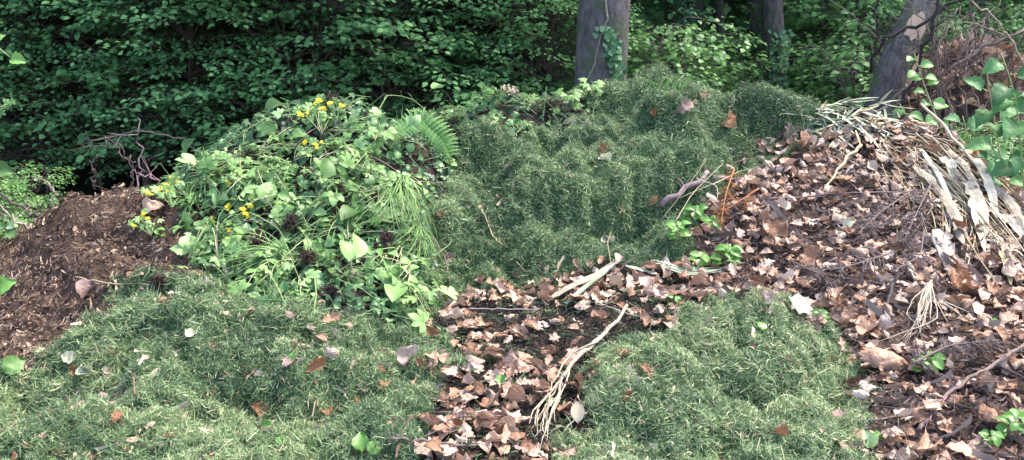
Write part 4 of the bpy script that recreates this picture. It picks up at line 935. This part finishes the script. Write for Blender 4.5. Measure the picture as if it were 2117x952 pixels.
# fern
b = MB(); Q = smooth_path([hit(785, 320, .12), hit(815, 300, .17), hit(850, 298, .19), hit(880, 318, .16), hit(912, 345, .10)], 26); base = Q[0].copy(); Q = Q-base
b.tube(Q, [.004, .0015], 5, .6)
PIN = leafgrid([(0,.12),(.15,.14),(.5,.1),(.8,.06),(1,.01)], 10, .1, .3, 0, .01, 5, jag=.5, cols=1)
for k in range(2, 25):
    T_ = nr(Q[min(k+1, 25)]-Q[k-1])
    for sg in (-1, 1):
        d = nr(sg*nr(np.cross(T_, [0, -.8, .5]))+T_*.35-[0, 0, .2]); s = .10*math.sin(math.pi*min(1, .18+.8*(1-k/25)))**.8*(1 if sg else 1)
        one(PIN, b, Q[k], [0, -.8, .5], d, s, .3+.5*rw.random())
o = b.build('fern_frond', M['fern']); o.location = base; tag(o, 'light green fern frond arching over the top right of the weed heap', 'fern')
# dried pale flower head
b = MB(); base = hit(1050, 215, .02)
for i in range(26):
    d = nr([rw.normal()*.6, rw.normal()*.6, 1.1]); p = d*rw.uniform(.07, .11); b.tube([(0, 0, -.03), d*.04, p], [.002, .001], 3, .4)
    for j in range(5): one(OV[0], b, p+rw.normal(size=3)*.006, rw.normal(size=3), rw.normal(size=3), .018, rw.random())
o = b.build('dry_flower_head', M['straw']); o.location = base; tag(o, 'dry straw-coloured flower head on the smaller weed heap', 'flower head')
# arching stems over the weed heap
for (pp, lb) in [([(770,250,.03),(830,235,.18),(885,245,.15),(900,275,.05)], 'thin green stem arching in the gap between the weed heaps'), ([(700,235,.03),(760,212,.05)], 'thin bare twig pointing right from the top of the weed heap'),
                 ([(640,250,.05),(560,265,.08),(490,300,.05),(440,330,.03)], 'thin stem down the left shoulder of the weed heap'), ([(860,560,.02),(850,470,.07),(845,400,.04)], 'long green stem at the right side of the weed heap')]:
    S('runner', pp, [.003, .002], M['stem'], lb, 'stem', side_twigs=3)
# ------------------------------------------------------------------ seedlings
def seedling(name, px, py, sz, nl, label, kind='oval', mat='bright', off=0.0, base=None, group=None, h=1.0):
    P = hit(px, py-sz*.3, off) if base is None else np.array(base); s = .62*sz/F*np.linalg.norm(P-[0, 0, CZ]); nl = int(nl*1.6); e = empty(name, P, label, 'seedling', group); rr = np.random.default_rng(int(px*3+py)); st = MB(); fo = MB()
    lean = np.array([rr.normal()*.3, -.3, 1.0]); n = 6; Q = np.array([lean*s*1.6*h*t + np.array([0, 0, -.1*s])*(t*t) for t in np.linspace(0, 1, n)])
    st.tube(Q, [.0035, .0015], 5, .4)
    for i in range(nl):
        k = n-1 if i < 3 else 1+(i % 4); a = i*2.4+rr.random()*.5; d = np.array([math.cos(a), math.sin(a)*.7-.2, .15])
        st.tube([Q[k], Q[k]+d*s*.25], .0012, 3, .4); one(GT[kind], fo, Q[k]+d*s*.25, [rr.normal()*.2, -.55+rr.normal()*.2, .8], d, s*(.8+.4*rr.random()), rr.random())
    st.build('stem', M['stem'], e); fo.build('foliage', M[mat], e); return e
seedling('seedling',1430,475,34,9,'bright green seedling above the mottled branch end, tallest of the seedlings')
seedling('seedling',1400,505,32,7,'bright green seedling at the foot of the tall grass heap','oval')
seedling('seedling',1495,560,38,8,'bright green seedling among brown leaves below the mottled branch')
seedling('seedling',1438,565,30,6,'small bright seedling left of the one among brown leaves','oval')
seedling('seedling',1470,490,28,5,'small seedling between grass heap and orange sprig')
seedling('seedling',1902,785,36,5,'lone bright seedling in the right leaf heap below the torn bark')
seedling('seedling',2080,915,40,7,'bright seedling at the lower right corner')
seedling('seedling',2040,935,30,5,'small seedling left of the corner seedling')
seedling('seedling',1690,670,20,4,'tiny seedling on the crest of the right grass mound')
seedling('seedling',1390,640,20,4,'tiny pale seedling below the level stick')
seedling('seedling',335,500,20,4,'tiny yellowish seedling on the brown compost')
seedling('seedling',45,480,22,6,'tiny seedling at the top left of the brown compost')
# weeds near the trunk foot
seedling('young_plant',1170,245,44,6,'leafy young plant left of the big trunk','palm','weed')
seedling('young_plant',1220,215,36,6,'leafy young plant at the foot of the big trunk','palm','weed')
# grass tuft on crest
b = MB(); base = hit(1385, 190, 0)
for i in range(30):
    d = np.array([rw.normal()*.05, rw.normal()*.05, .17+.1*rw.random()]); bx_ = np.array([rw.normal()*.07, rw.normal()*.05, -.03]); Q = np.array([bx_+d*t+np.array([d[0], d[1], -.12])*t*t for t in np.linspace(0, 1, 6)])
    strap_mb(b, Q, .006, rw.random(), up=[0, -1, .1])
o = b.build('grass_tuft', M['fern']); o.location = base; tag(o, 'tuft of fresh green grass blades growing on the crest of the tall heap', 'grass tuft')
# ------------------------------------------------------------------ trees and shrubs
def spray(fo, st, p0, d, L, rr, leafT, ls, up=.75, nl=18, tr=.004):
    n = 6; side = nr(np.cross(d, [0, 0, 1])); Q = np.array([p0+d*L*t-np.array([0, 0, L*.22])*t*t for t in np.linspace(0, 1, n)])
    st.tube(Q, [tr, .0012], 4, .5, cap=False)
    out = nr([d[0], d[1], 0.001]); P = []; Nn = []; Hd = []; S_ = []
    for i in range(nl):
        t = .1+.9*(i/nl); q = p0+d*L*t-np.array([0, 0, L*.22])*t*t; sg = 1 if i % 2 else -1
        w_ = (1-abs(t-.45))*L*.5*rr.random(); hd = nr(sg*side*.9+d*.6+rr.normal(size=3)*.2)
        P.append(q+hd*w_+[0, 0, rr.normal()*.02]); Nn.append(nr(out*(.42+.3*rr.normal())+np.array([0, 0, up+.1])+rr.normal(size=3)*.22)); Hd.append(hd-[0, 0, .25]); S_.append([ls*rr.uniform(.7, 1.25)]*3)
    S_ = list(np.array(S_)*(.8+.45*rr.random())); fo.scatter(leafT, np.array(P), frame(np.array(Nn), np.array(Hd), np.array(S_)), np.clip(rr.normal(.5, .22, nl)+rr.normal()*.12, 0, 1))
LT = leafgrid(OVAL, 3, .2, .25, 0, .02, 61, cols=1); LT2 = leafgrid([(0,.03),(.25,.3),(.5,.36),(.8,.2),(1,.01)], 4, .15, .35, 0, .03, 62, cols=1)
def shrub(name, seed, H_, Rr, ns, mat, ls, zmin=.5, nl=18, dens=1):
    rr = np.random.default_rng(seed); e = empty(name); st = MB(); fo = MB(); stems = []
    for i in range(4):
        a = rr.random()*6.28; top = np.array([math.cos(a)*Rr*.5*rr.random(), math.sin(a)*Rr*.5*rr.random(), H_*rr.uniform(.8, 1)])
        Q = np.array([top*[t**1.3, t**1.3, t]+[rr.normal()*.03, rr.normal()*.03, 0] for t in np.linspace(0, 1, 9)])
        st.tube(Q, [.022, .014, .004], 6, .4, wob=.1, seed=i); stems.append(Q)
    for i in range(ns):
        Q = stems[int(rr.integers(4))]; z = zmin+(H_-zmin)*rr.random()**.85; k = int(np.clip(z/H_*8, 0, 8)); p = Q[k]
        a = rr.random()*6.28; rad = Rr*(1-.45*(z/H_)**2)*rr.uniform(.25, .85); tgt = np.array([math.cos(a)*rad, math.sin(a)*rad, 0])+[p[0], p[1], z+.1*rr.normal()]
        st.tube([p, (p+tgt)/2+[0, 0, .06], tgt], [.007, .004], 4, .4, cap=False)
        d = nr([math.cos(a+rr.normal()*.4), math.sin(a+rr.normal()*.4), rr.uniform(-.15, .35)]); spray(fo, st, tgt, d, rr.uniform(.3, .6), rr, LT if rr.random() < .5 else LT2, ls, nl=nl)
    st.build('stem', M['stick'], e); fo.build('foliage', mat, e); return e
SH = [shrub('woodland_shrub', 1100+i, 3.1, 1.25, 235, M['beech'], .06, nl=30) for i in range(4)]
LO = [shrub('woodland_shrub', 1120+i, 1.75, .85, 110, M['lime'], .068, .25, nl=22) for i in range(2)]
SP = [shrub('woodland_shrub', 1130+i, 3.3, 1.2, 60, M['beech'], .10, .9) for i in range(2)]
usedS = set()
def pshrub(pool, i, x, y, rz, s, label, group):
    e0 = pool[i % len(pool)]; key = id(e0)
    if key in usedS: e = copy_tree(e0)
    else: e = e0; usedS.add(key)
    e.location = (x, y, -.05); e.rotation_euler = (0, 0, rz); e.scale = (s, s, s*(.93+.14*rs.random())); tag(e, label, 'shrub', group)
rs = np.random.default_rng(1200)
def X(px, Y): return at(px, 300, Y)[0]
for i, px in enumerate(range(-120, 1180, 105)):
    Y = 9.3+.5*rs.normal()*.6; pshrub(SH, i, X(px, Y), Y, rs.random()*6.28, rs.uniform(.85, 1.05), 'dense dark green shrub in the front row behind the weed and compost heaps', 'front row of dark shrubs')
for i, px in enumerate(range(-200, 1250, 120)):
    Y = 10.9+.4*rs.normal(); pshrub(SH, i+1, X(px, Y), Y, rs.random()*6.28, rs.uniform(1.0, 1.2), 'tall dark green shrub in the second row of the left woodland', 'second row of dark shrubs')
for i, (px, Y, s) in enumerate([(1345,9.6,.95),(1385,10.3,1.1),(1450,10.6,.72),(1480,11.4,.8),(1530,11.4,.66),(1785,9.9,1.0),(1790,10.8,1.15),(1715,11.9,1.35),(1700,12.6,1.5),(1990,11,1.2),(2090,10.5,1.1)]):
    pshrub(LO, i, X(px, Y), Y, rs.random()*6.28, s, 'low shrub coloured light green as if lit, between or beside the trunks on the right', 'light shrubs on the right')
for i in range(16):
    px = -150+i*165; Y = 13.5+rs.normal()*.6
    if 1330 < px < 1660 or 1750 < px < 1860: continue
    pshrub(SP if px > 1180 else SH, i, X(px, Y), Y, rs.random()*6.28, rs.uniform(1.0, 1.3), 'dim shrub in the third row deeper in the wood', 'third row of shrubs')
for i in range(16):
    px = -150+i*160; Y = 18.5+rs.normal()*.8; pshrub(SP, i, X(px, Y), Y, rs.random()*6.28, rs.uniform(1.2, 1.6), 'dim shrub far back in the wood', 'far shrubs')
# low plants right of the straw
for i, (px, Y, s) in enumerate([(2010,7.3,.42),(2070,7.0,.45),(1960,7.6,.4),(2150,7.2,.5),(2110,6.7,.35),(1900,7.9,.35)]):
    pshrub(LO, i, X(px, Y), Y, rs.random()*6.28, s*1.15, 'small leafy bush behind the right shoulder of the leaf heap', 'small bushes at the right')
for i, (px, Y, s) in enumerate([(-40,6.4,.4),(40,6.9,.35)]):
    pshrub(LO, i, X(px, Y), Y, rs.random()*6.28, s, 'small bush at the left behind the brown compost', 'small bushes at the left')
def trunk_path(pp, Y0, Y1=None):
    Y1 = Y1 or Y0; return [at(p[0], p[1], Y0+(Y1-Y0)*i/(len(pp)-1)) for i, p in enumerate(pp)]
CR = {}
def shade_crown_mesh(seed, Rr, Hh):  # foliage out of view, added overhead to shade the wood
    rr = np.random.default_rng(seed); fo = MB(); N = 550; v = rr.normal(size=(N, 3)); v /= np.linalg.norm(v, axis=1, keepdims=True); P = v*(rr.random((N, 1))**.45)*[Rr, Rr, Hh]
    P = P[np.array([vnoise(p[0]+30, p[1]+p[2]*.7+30, 1.1, seed) > .33 for p in P[:1]]*1+[True]*(N-1))]
    for T in (LT, LT2):
        n_ = len(P)*3; Pn = np.repeat(P, 3, 0)+rr.normal(size=(n_, 3))*.3; fo.scatter(T, Pn, frame(unit(rr, n_)*.7+[0, 0, 1], unit(rr, n_), rr.uniform(.18, .34, n_)[:, None]), np.clip(rr.normal(.5, .2, n_), 0, 1))
    return fo
crowns = []
for i in range(2):
    o = shade_crown_mesh(1300+i, 3.4, 2.6).build('crown', M['beech']); crowns.append(o.data); bpy.data.objects.remove(o)
def tree(name, pp, Y, rads, mat, label, crown_at=(0, 0), crz=7.5, group=None, sc_=1.0, flare=1.25):
    lo = at(pp[0][0], pp[0][1], Y); hi = at(pp[-1][0], pp[-1][1], Y); d = hi-lo; base = lo-d*(lo[2]/d[2]) if d[2] else lo; base[2] = -.1
    e = empty(name, (base[0], base[1], 0), label, 'tree', group)
    P = [base]+[at(p[0], p[1], Y) for p in pp]; d = nr(P[-1]-P[-2]); top = P[-1]+d*((crz-P[-1][2])/max(d[2], .3)); P.append(top)
    Q = smooth_path(P, 44); b = MB(); rad = np.interp(np.linspace(0, 1, 44), [0, .05, .12, .4, 1], [rads[0]*flare, rads[0]*1.08, rads[0], rads[1], rads[1]*.55])
    b.tube(Q-[base[0], base[1], 0], rad, 28, .5, wob=.02, seed=3)
    for i in range(5):
        a = i*1.3; s0 = Q[-8+i]-[base[0], base[1], 0]; b.tube([s0, s0+[math.cos(a)*.8, math.sin(a)*.8, .8], s0+[math.cos(a)*2, math.sin(a)*2, 1.6]], [rads[1]*.4, .02], 7, .5)
    b.build('trunk', mat, e)
    c = bpy.data.objects.new('crown', crowns[int(rs.integers(2))]); col.objects.link(c); c.parent = e; t = Q[-1]-[base[0], base[1], 0]; c.location = (t[0]+crown_at[0], t[1]+crown_at[1], t[2]+.4); c.rotation_euler = (0, 0, rs.random()*6.28); c.scale = (sc_,)*3
    return e, Q
big, QB = tree('beech_tree', [(1240,200),(1243,120),(1250,0)], 8.0, [.232, .215], M['bark'], 'thick smooth grey tree trunk with an ivy vine, above the tall grass heap', (-.5, 4.6), 7.5)
tree('beech_tree', [(1601,190),(1600,90),(1597,0)], 10.6, [.128, .108], M['bark2'], 'slim grey-brown tree trunk with ivy at its foot right of the thick trunk', (0, 2.0), 7)
tree('dark_tree', [(1428,150),(1432,0)], 14.5, [.17, .15], M['bark2'], 'ivy-clad brown trunk in the gap right of the thick trunk', (0, 0), 6.5)
tree('dark_tree', [(1560,150),(1558,0)], 14.0, [.12, .11], M['bark2'], 'dark trunk just left of the slim grey-brown trunk', (0, 1), 6.5)
tree('dark_tree', [(1487,100),(1484,0)], 16, [.1, .09], M['bark2'], 'thin dark trunk between ivy-clad trunk and the dark trunk', (0, 1), 6.5)
tree('dark_tree', [(1795,100),(1797,0)], 14, [.11, .10], M['bark2'], 'dark trunk left of the leaning trunk, deep in the wood', (0, 1), 6.5)
tree('dark_tree', [(2005,100),(2008,0)], 15, [.12, .10], M['bark2'], 'dark trunk behind the twig tangle at the upper right', (0, 1), 6.5)
for i, (px, Y) in enumerate([(-100,12.2),(130,14),(360,12.3),(560,14.5),(760,12.2),(980,14),(1120,12.4),(250,19),(700,19),(1150,19),(1650,19),(2150,18),(2300,13.2),(-300,17),(1380,21),(1850,21)]):
    tree('wood_tree', [(px,150),(px+6,0)], Y, [.14, .12], M['bark2'], 'tree hidden among the shrubs, its crown above the picture', (0, 0), 6.2+rs.random()*1.5, 'wood trees mostly hidden by shrubs')  # hidden trees added for the shade they cast from above
# leaning trunk
pp = [(1822,218,7.4),(1838,160,7.4),(1862,100,7.45),(1890,40,7.5),(1915,-10,7.55)]
P = [at(*p) for p in pp]; base = P[0]-nr(P[1]-P[0])*.6; base[2] = 0; top = P[-1]+nr(P[-1]-P[-2])*2.2
e = empty('leaning_tree', base, 'leaning grey trunk with a bare wood scar at the upper right', 'tree'); Q = smooth_path([base]+P+[top], 36)-base
b = MB(); b.tube(Q, [.14, .135, .125, .115, .1, .08, .05], 24, .5, wob=.05, seed=5)
for k, d_, L in ((20, (-.5, 0, .7), 1.3), (24, (.7, .3, .6), 1.4), (28, (-.3, .4, .8), 1.2)): b.tube([Q[k], Q[k]+np.array(d_)*L*.5+[0, 0, -.05], Q[k]+np.array(d_)*L], [.04, .02, .01], 8, .5, wob=.08)
tr = b.build('trunk', M['bark'], e)
wv = MB(); T = lobed(5, 12, .15, .2); c = at(1868, 86, 7.45)-[0, .125, 0]
wv.add(T[0]*[.85, 1.3, .25], T[1], .7); wo = wv.build('wood_scar', M['wound'], tr); lay(wo, c-base, [.05, -1, .15], [.35, 0, 1], .22)
wv = MB(); wv.add(leafgrid(NARROW, 8, .2, .1, 0, .03, 3, jag=.3)[0], leafgrid(NARROW, 8, .2, .1, 0, .03, 3, jag=.3)[1], .4); wo = wv.build('wood_split', M['wound'], tr); lay(wo, at(1850, 185, 7.4)-base-[-.06, .14, 0], [.2, -1, .1], [.35, 0, 1], .35)
# crossing branches and brambles round the leaning trunk
def freebranch(name, pp, rad, mat, label, cat, group=None, twigs=0, seed=0):
    Q = smooth_path([at(*p) for p in pp], 16); base = Q[0].copy(); rr = np.random.default_rng(seed+int(pp[0][0])); Q[1:-1] += rr.normal(size=(14, 3))*.012; b = MB(); b.tube(Q-base, rad, 6, .5, wob=.1, seed=seed)
    for i in range(twigs):
        k = int(rr.integers(1, 14)); d = nr(Q[k+1]-Q[k]+rr.normal(size=3)*.8); L = rr.uniform(.12, .4); q = Q[k]-base
        m_ = q+d*L*.5+rr.normal(size=3)*.03; b.tube([q, m_, q+d*L], [max(.003, np.min(rad)*.5), .0012], 4, .5, cap=False)
        for j in range(3):
            d2_ = nr(d+rr.normal(size=3)*.8); b.tube([m_, m_+d2_*L*.35], [.002, .001], 3, .5, cap=False)
    o = b.build(name, mat); o.location = base; tag(o, label, cat, group); return o
FB = freebranch
FB('bare_branch', [(1985,-10,6.9),(1930,35,6.9),(1860,60,6.95),(1820,90,7.0),(1800,140,7.2)], [.012,.014,.012,.008], M['darkstick'], 'dark bare branch curving in front of the leaning trunk', 'branch', None, 6)
FB('bare_branch', [(2120,60,7.0),(2040,95,7.0),(1960,150,7.0),(1880,175,7.1),(1822,225,7.2)], [.012,.014,.012,.012], M['stick'], 'grey bare branch slanting right of the leaning trunk', 'branch', None, 9)
FB('bare_branch', [(1945,-10,6.8),(1925,60,6.8),(1895,150,6.9),(1855,222,7.0)], [.016,.014,.012], M['darkstick'], 'dark branch running down along the leaning trunk', 'branch', None, 9)
FB('bare_branch', [(1810,-10,7.6),(1815,70,7.6),(1800,150,7.6)], [.010,.010,.012], M['darkstick'], 'thin upright stem left of the leaning trunk', 'branch', None, 5)
FB('arching_cane', [(1995,-10,6.2),(2050,30,6.2),(2090,80,6.2),(2125,140,6.2)], [.008,.007], M['pale'], 'pale arching cane in the upper right corner', 'cane', None, 0)
FB('bare_branch', [(1850,270,6.6),(1900,262,6.6),(1990,270,6.4),(2080,255,6.4),(2140,280,6.4)], [.008,.006], M['stick'], 'grey twig low behind the straw at the right', 'branch', None, 8)
for i in range(22):
    x0 = 1880+r.random()*230; Y = 6.9+r.random()*1.3; x1 = x0+r.normal()*110; xm = (x0+x1)/2+r.normal()*40
    FB('bramble_stem', [(x0, 255, Y), (xm, 120+r.normal()*30, Y), (x1, -20+r.random()*60, Y+.2)], [.007, .004], M['stick'], 'thin bare stem in the twig tangle right of the leaning trunk', 'stem', 'stems of the twig tangle', 9, i)
# twigs sticking up at left and in the dark
for i, (pp, lb, m_) in enumerate([([(285,385,6.6),(292,330,6.6),(288,285,6.6),(285,245,6.6)], 'thin dead stem standing behind the brown compost', 'purple'), ([(275,385,6.7),(270,340,6.7),(245,300,6.7),(215,280,6.7)], 'thin dead stem leaning left behind the brown compost', 'stick'),
    ([(120,405,5.6),(105,385,5.6),(85,370,5.6),(65,365,5.6)], 'pale forked twig at the top left of the compost', 'pale'), ([(80,470,4.9),(35,465,4.8),(15,440,4.8),(-10,415,4.8)], 'pale bent stem at the left edge', 'pale'),
    ([(420,330,7.9),(370,285,7.6),(310,272,7.6),(235,278,7.6),(170,300,7.6)], 'dark fallen branch arching in the wood behind the compost', 'stick'), ([(280,335,7.2),(240,310,7.2),(210,285,7.2)], 'thin slanting twig in the wood behind the compost', 'stick'),
    ([(330,375,5.8),(300,362,5.8),(270,358,5.8)], 'thin twig above the compost beside the weeds', 'purple'), ([(0,400,5.6),(50,430,5.6),(120,460,5.2)], 'dark thin stem at the far left', 'stick'), ([(195,390,6.8),(190,350,6.8),(200,320,6.8)], 'short upright twig behind the compost', 'stick')]):
    FB('dead_twig', pp, [.008, .004], M[m_], lb, 'twig', None, 2, i)
# dead leaf mound behind the leaning trunk
b = MB(); V = []; c0 = at(2010, 215, 8.4); n1, n2 = 40, 16
for i in range(n1):
    for j in range(n2):
        a = 6.283*i/n1; q = j/(n2-1); x = c0[0]+math.cos(a)*1.15*q; y = c0[1]+math.sin(a)*1.0*q; V.append((x, y, max(-.1, (1.5*(1-q**2)+.15*(vnoise(x, y, .3, 5)-.5)))))
Fc = []
for i in range(n1):
    for j in range(n2-1):
        p = i*n2+j; q = ((i+1) % n1)*n2+j; Fc += [(p, p+1, q+1), (p, q+1, q)]
b.add(V, Fc, .4); e = empty('brush_heap', (c0[0], c0[1], 0), 'mound of brown dead leaves and brush behind the leaning trunk', 'heap'); kid(b.build('mound', M['peat'], e), e, False)
b = MB(); VA = np.array(V)
for k in range(10):
    n_ = 130; pk = VA[r.integers(0, len(VA), n_)]; keepm = pk[:, 2] > .1; pk = pk[keepm]+r.normal(size=(keepm.sum(), 3))*.03; n_ = len(pk)
    b.scatter(protoT[k], pk, frame(unit(r, n_)+[0, -.6, .8], unit(r, n_), r.uniform(.06, .12, n_)[:, None]), r.random(n_))
kid(b.build('leaves', M['deads'], e), e)
# big-leaved plant at the right edge
def leafy(name, pp, n_l, sz, mat, kind, label, seed, group=None):
    Q = smooth_path([at(*p) for p in pp], 14); base = Q[0].copy(); e = empty(name, base, label, 'plant', group); rr = np.random.default_rng(seed); st = MB(); fo = MB(); Q = Q-base; st.tube(Q, [.006, .003], 6, .3)
    for i in range(n_l):
        k = int(3+10*i/n_l); sg = 1 if i % 2 else -1; d = nr([sg*.9+rr.normal()*.3, rr.normal()*.5-.3, .1+rr.normal()*.3]); p = Q[k]; st.tube([p, p+d*sz*.3], .002, 4, .3)
        one(GT[kind], fo, p+d*sz*.3, [rr.normal()*.3, -.6+rr.normal()*.25, .7], d-[0, 0, .3], sz*rr.uniform(.75, 1.2), rr.random())
    st.build('stem', M['stem'], e); fo.build('foliage', M[mat], e)
leafy('broad_leaved_plant', [(2075,440,5.5),(2070,330,5.5),(2050,220,5.5),(2040,150,5.4)], 12, .15, 'nettle', 'heart', 'tall plant with broad heart-shaped leaves at the right edge, left stem', 51)
leafy('broad_leaved_plant', [(2120,420,5.4),(2110,300,5.4),(2100,200,5.4),(2070,110,5.4)], 13, .15, 'nettle', 'heart', 'tall plant with broad leaves cut by the right edge, right stem', 52)
leafy('broad_leaved_plant', [(2010,380,6.0),(2005,300,6.0),(1990,240,6.0)], 9, .13, 'nettle', 'heart', 'shorter broad-leaved plant behind the golden reed', 53)
leafy('broad_leaved_plant', [(1965,300,6.5),(1930,230,6.5),(1905,160,6.5),(1890,110,6.4)], 13, .09, 'lime', 'round', 'slender sprig with round leaves in front of the leaning trunk foot', 54)
leafy('broad_leaved_plant', [(1910,300,6.6),(1880,250,6.6),(1860,215,6.6)], 9, .1, 'lime', 'oval', 'low leafy sprig at the leaning trunk foot', 55)
for i in range(7):
    leafy('edge_weed', [(2000+i*22, 420+i*8, 5.8), (2010+i*20, 350+r.normal()*15, 5.8), (2005+i*22, 290+r.normal()*20, 5.8)], 9, .10, 'nettle', ['heart', 'round', 'palm'][i % 3], 'leafy weed growing behind the straw bundle', 60+i, 'leafy weeds behind the straw bundle')
for i in range(4):
    leafy('edge_weed', [(-10+i*24, 500, 5.6), (-10+i*24, 475, 5.6), (-5+i*22, 455, 5.6)], 8, .06, 'weed', ['heart', 'round', 'palm'][i % 3], 'small weed at the far left edge of the compost', 80+i, 'weeds at the left edge of the compost')
# sprigs reaching in at the left edge
def edge_sprig(pp, leaves, mat, label, sz, kind='heart'):
    Q = smooth_path([at(*p) for p in pp], 8); base = Q[0].copy(); e = empty('edge_twig', base, label, 'twig'); st = MB(); st.tube(Q-base, [.004, .002], 5, .3); st.build('stem', M['stem'], e)
    for (px, py, Y, hx, hz, s) in leaves:
        b = MB(); s = s*.85; one(GT[kind], b, (0, 0, 0), [.1, -.85, .4], [hx, 0, hz], s, .6); o = b.build('leaf', M[mat], e); o.location = at(px, py, Y)-base
edge_sprig([(-60,60,3.6),(-20,85,3.6),(22,120,3.6)], [(22,120,3.6,1,-.25,.075),(-14,85,3.6,.6,.5,.06),(-16,100,3.6,.9,-.4,.05)], 'bright', 'twig with bright yellow-green leaves at the upper left edge', .1)
edge_sprig([(-60,330,3.6),(-10,350,3.6),(0,358,3.6)], [(-20,350,3.6,1,-.1,.11)], 'weed', 'single bluish green leaf reaching in at the left edge', .1)
edge_sprig([(-60,600,3.2),(-20,600,3.2),(0,590,3.2)], [(-14,600,3.2,.9,.5,.1),(-30,590,3.2,1,-.3,.08)], 'bright', 'light green leaves at the left edge over the compost', .1)
edge_sprig([(-60,240,4.0),(-10,225,4.0),(30,212,4.0)], [(0,215,4,1,.2,.06),(15,208,4,.8,-.4,.05),(-10,230,4,1,-.4,.06)], 'weed', 'small pale sprig at the left edge below the bright leaves', .1, 'palm')
# ivy on the trunks
def ivy(name, path, Y, rad, n_, w_, label, seed, vines=()):
    rr = np.random.default_rng(seed); base = at(path[-1][0], path[-1][1], Y); e = empty(name, base, label, 'ivy'); st = MB(); fo = MB(); T = lobed(3, 5, .25, .2)
    def on(px, py):   # nearest point of the trunk seen at this pixel
        c = at(px, py, Y); k = np.argmin(abs(Qx[:, 2]-c[2])); ax = Qx[k]; dx = np.clip(c[0]-ax[0], -rad*.97, rad*.97); return np.array([ax[0]+dx, ax[1]-math.sqrt(rad**2-dx**2), c[2]])
    Qx = name_q
    for v in [path]+list(vines):
        Qv = []
        for i in range(len(v)-1):
            for t in np.linspace(0, 1, 8, endpoint=False): Qv.append(on(v[i][0]*(1-t)+v[i+1][0]*t+rr.normal()*.8, v[i][1]*(1-t)+v[i+1][1]*t)-base+[0, -.006, 0])
        st.tube(Qv, .006, 5, .5, wob=.2)
    P = []; 
    for i in range(n_):
        t = rr.random()*(len(path)-1); k = int(t); f = t-k; px = path[k][0]*(1-f)+path[k+1][0]*f+rr.normal()*w_; py = path[k][1]*(1-f)+path[k+1][1]*f
        p = on(px, py)-base-[0, rr.uniform(.01, .05), 0]; one(T, fo, p, [rr.normal()*.4, -1, .4+rr.normal()*.3], [rr.normal()*.5, -.2, -1], rr.uniform(.035, .07), .5*rr.random())
    st.build('vine', M['pale'] if 'thick' in label else M['stick'], e); fo.build('foliage', M['ivy'], e)
name_q = QB
ivy('ivy', [(1246,55),(1264,85),(1260,110),(1272,150),(1278,195)], 8.0, .226, 170, 8, 'ivy with small green leaves climbing the right side of the thick trunk', 5, [[(1246,0),(1250,40),(1236,80),(1225,130),(1203,180)],[(1246,0),(1252,50)]])
e2 = [o for o in bpy.data.objects if o.get('label', '').startswith('slim grey-brown')][0]
name_q = np.array([[at(1600, 190, 10.6)[0], 10.6, z] for z in np.linspace(0, 4, 60)])
ivy('ivy', [(1606,60),(1604,120),(1600,185)], 10.6, .13, 170, 13, 'dark ivy covering the foot of the slim grey-brown trunk', 6)
name_q = np.array([[at(1425, 100, 14.5)[0], 14.5, z] for z in np.linspace(0, 5, 60)])
ivy('ivy', [(1405,-10),(1410,40),(1425,90)], 14.5, .2, 260, 14, 'dark ivy on the brown trunk in the gap', 7)
# distant wood
b = MB(); N_ = 85000; PP = np.stack([rs.uniform(-46, 46, N_), rs.uniform(23, 36, N_), rs.random(N_)*13], -1)
keepm = vnoise(PP[:, 0]*1+PP[:, 1]*.3, PP[:, 2]+PP[:, 1], 1.6, 8) > .12; PP = PP[keepm]; N_ = len(PP)
QT = (np.array([(-.4, 0, 0), (.4, 0, .1), (.3, 1, 0), (-.3, .9, -.1)]), np.array([(0, 1, 2), (0, 2, 3)]))
b.scatter(QT, PP, frame(unit(rs, N_)+[0, -.6, .6], unit(rs, N_), rs.uniform(.3, .6, N_)[:, None]), rs.random(N_))
tag(b.build('distant_woodland', M['beech']), 'far dark woodland foliage closing the view behind all trees', 'woodland', kind='stuff')
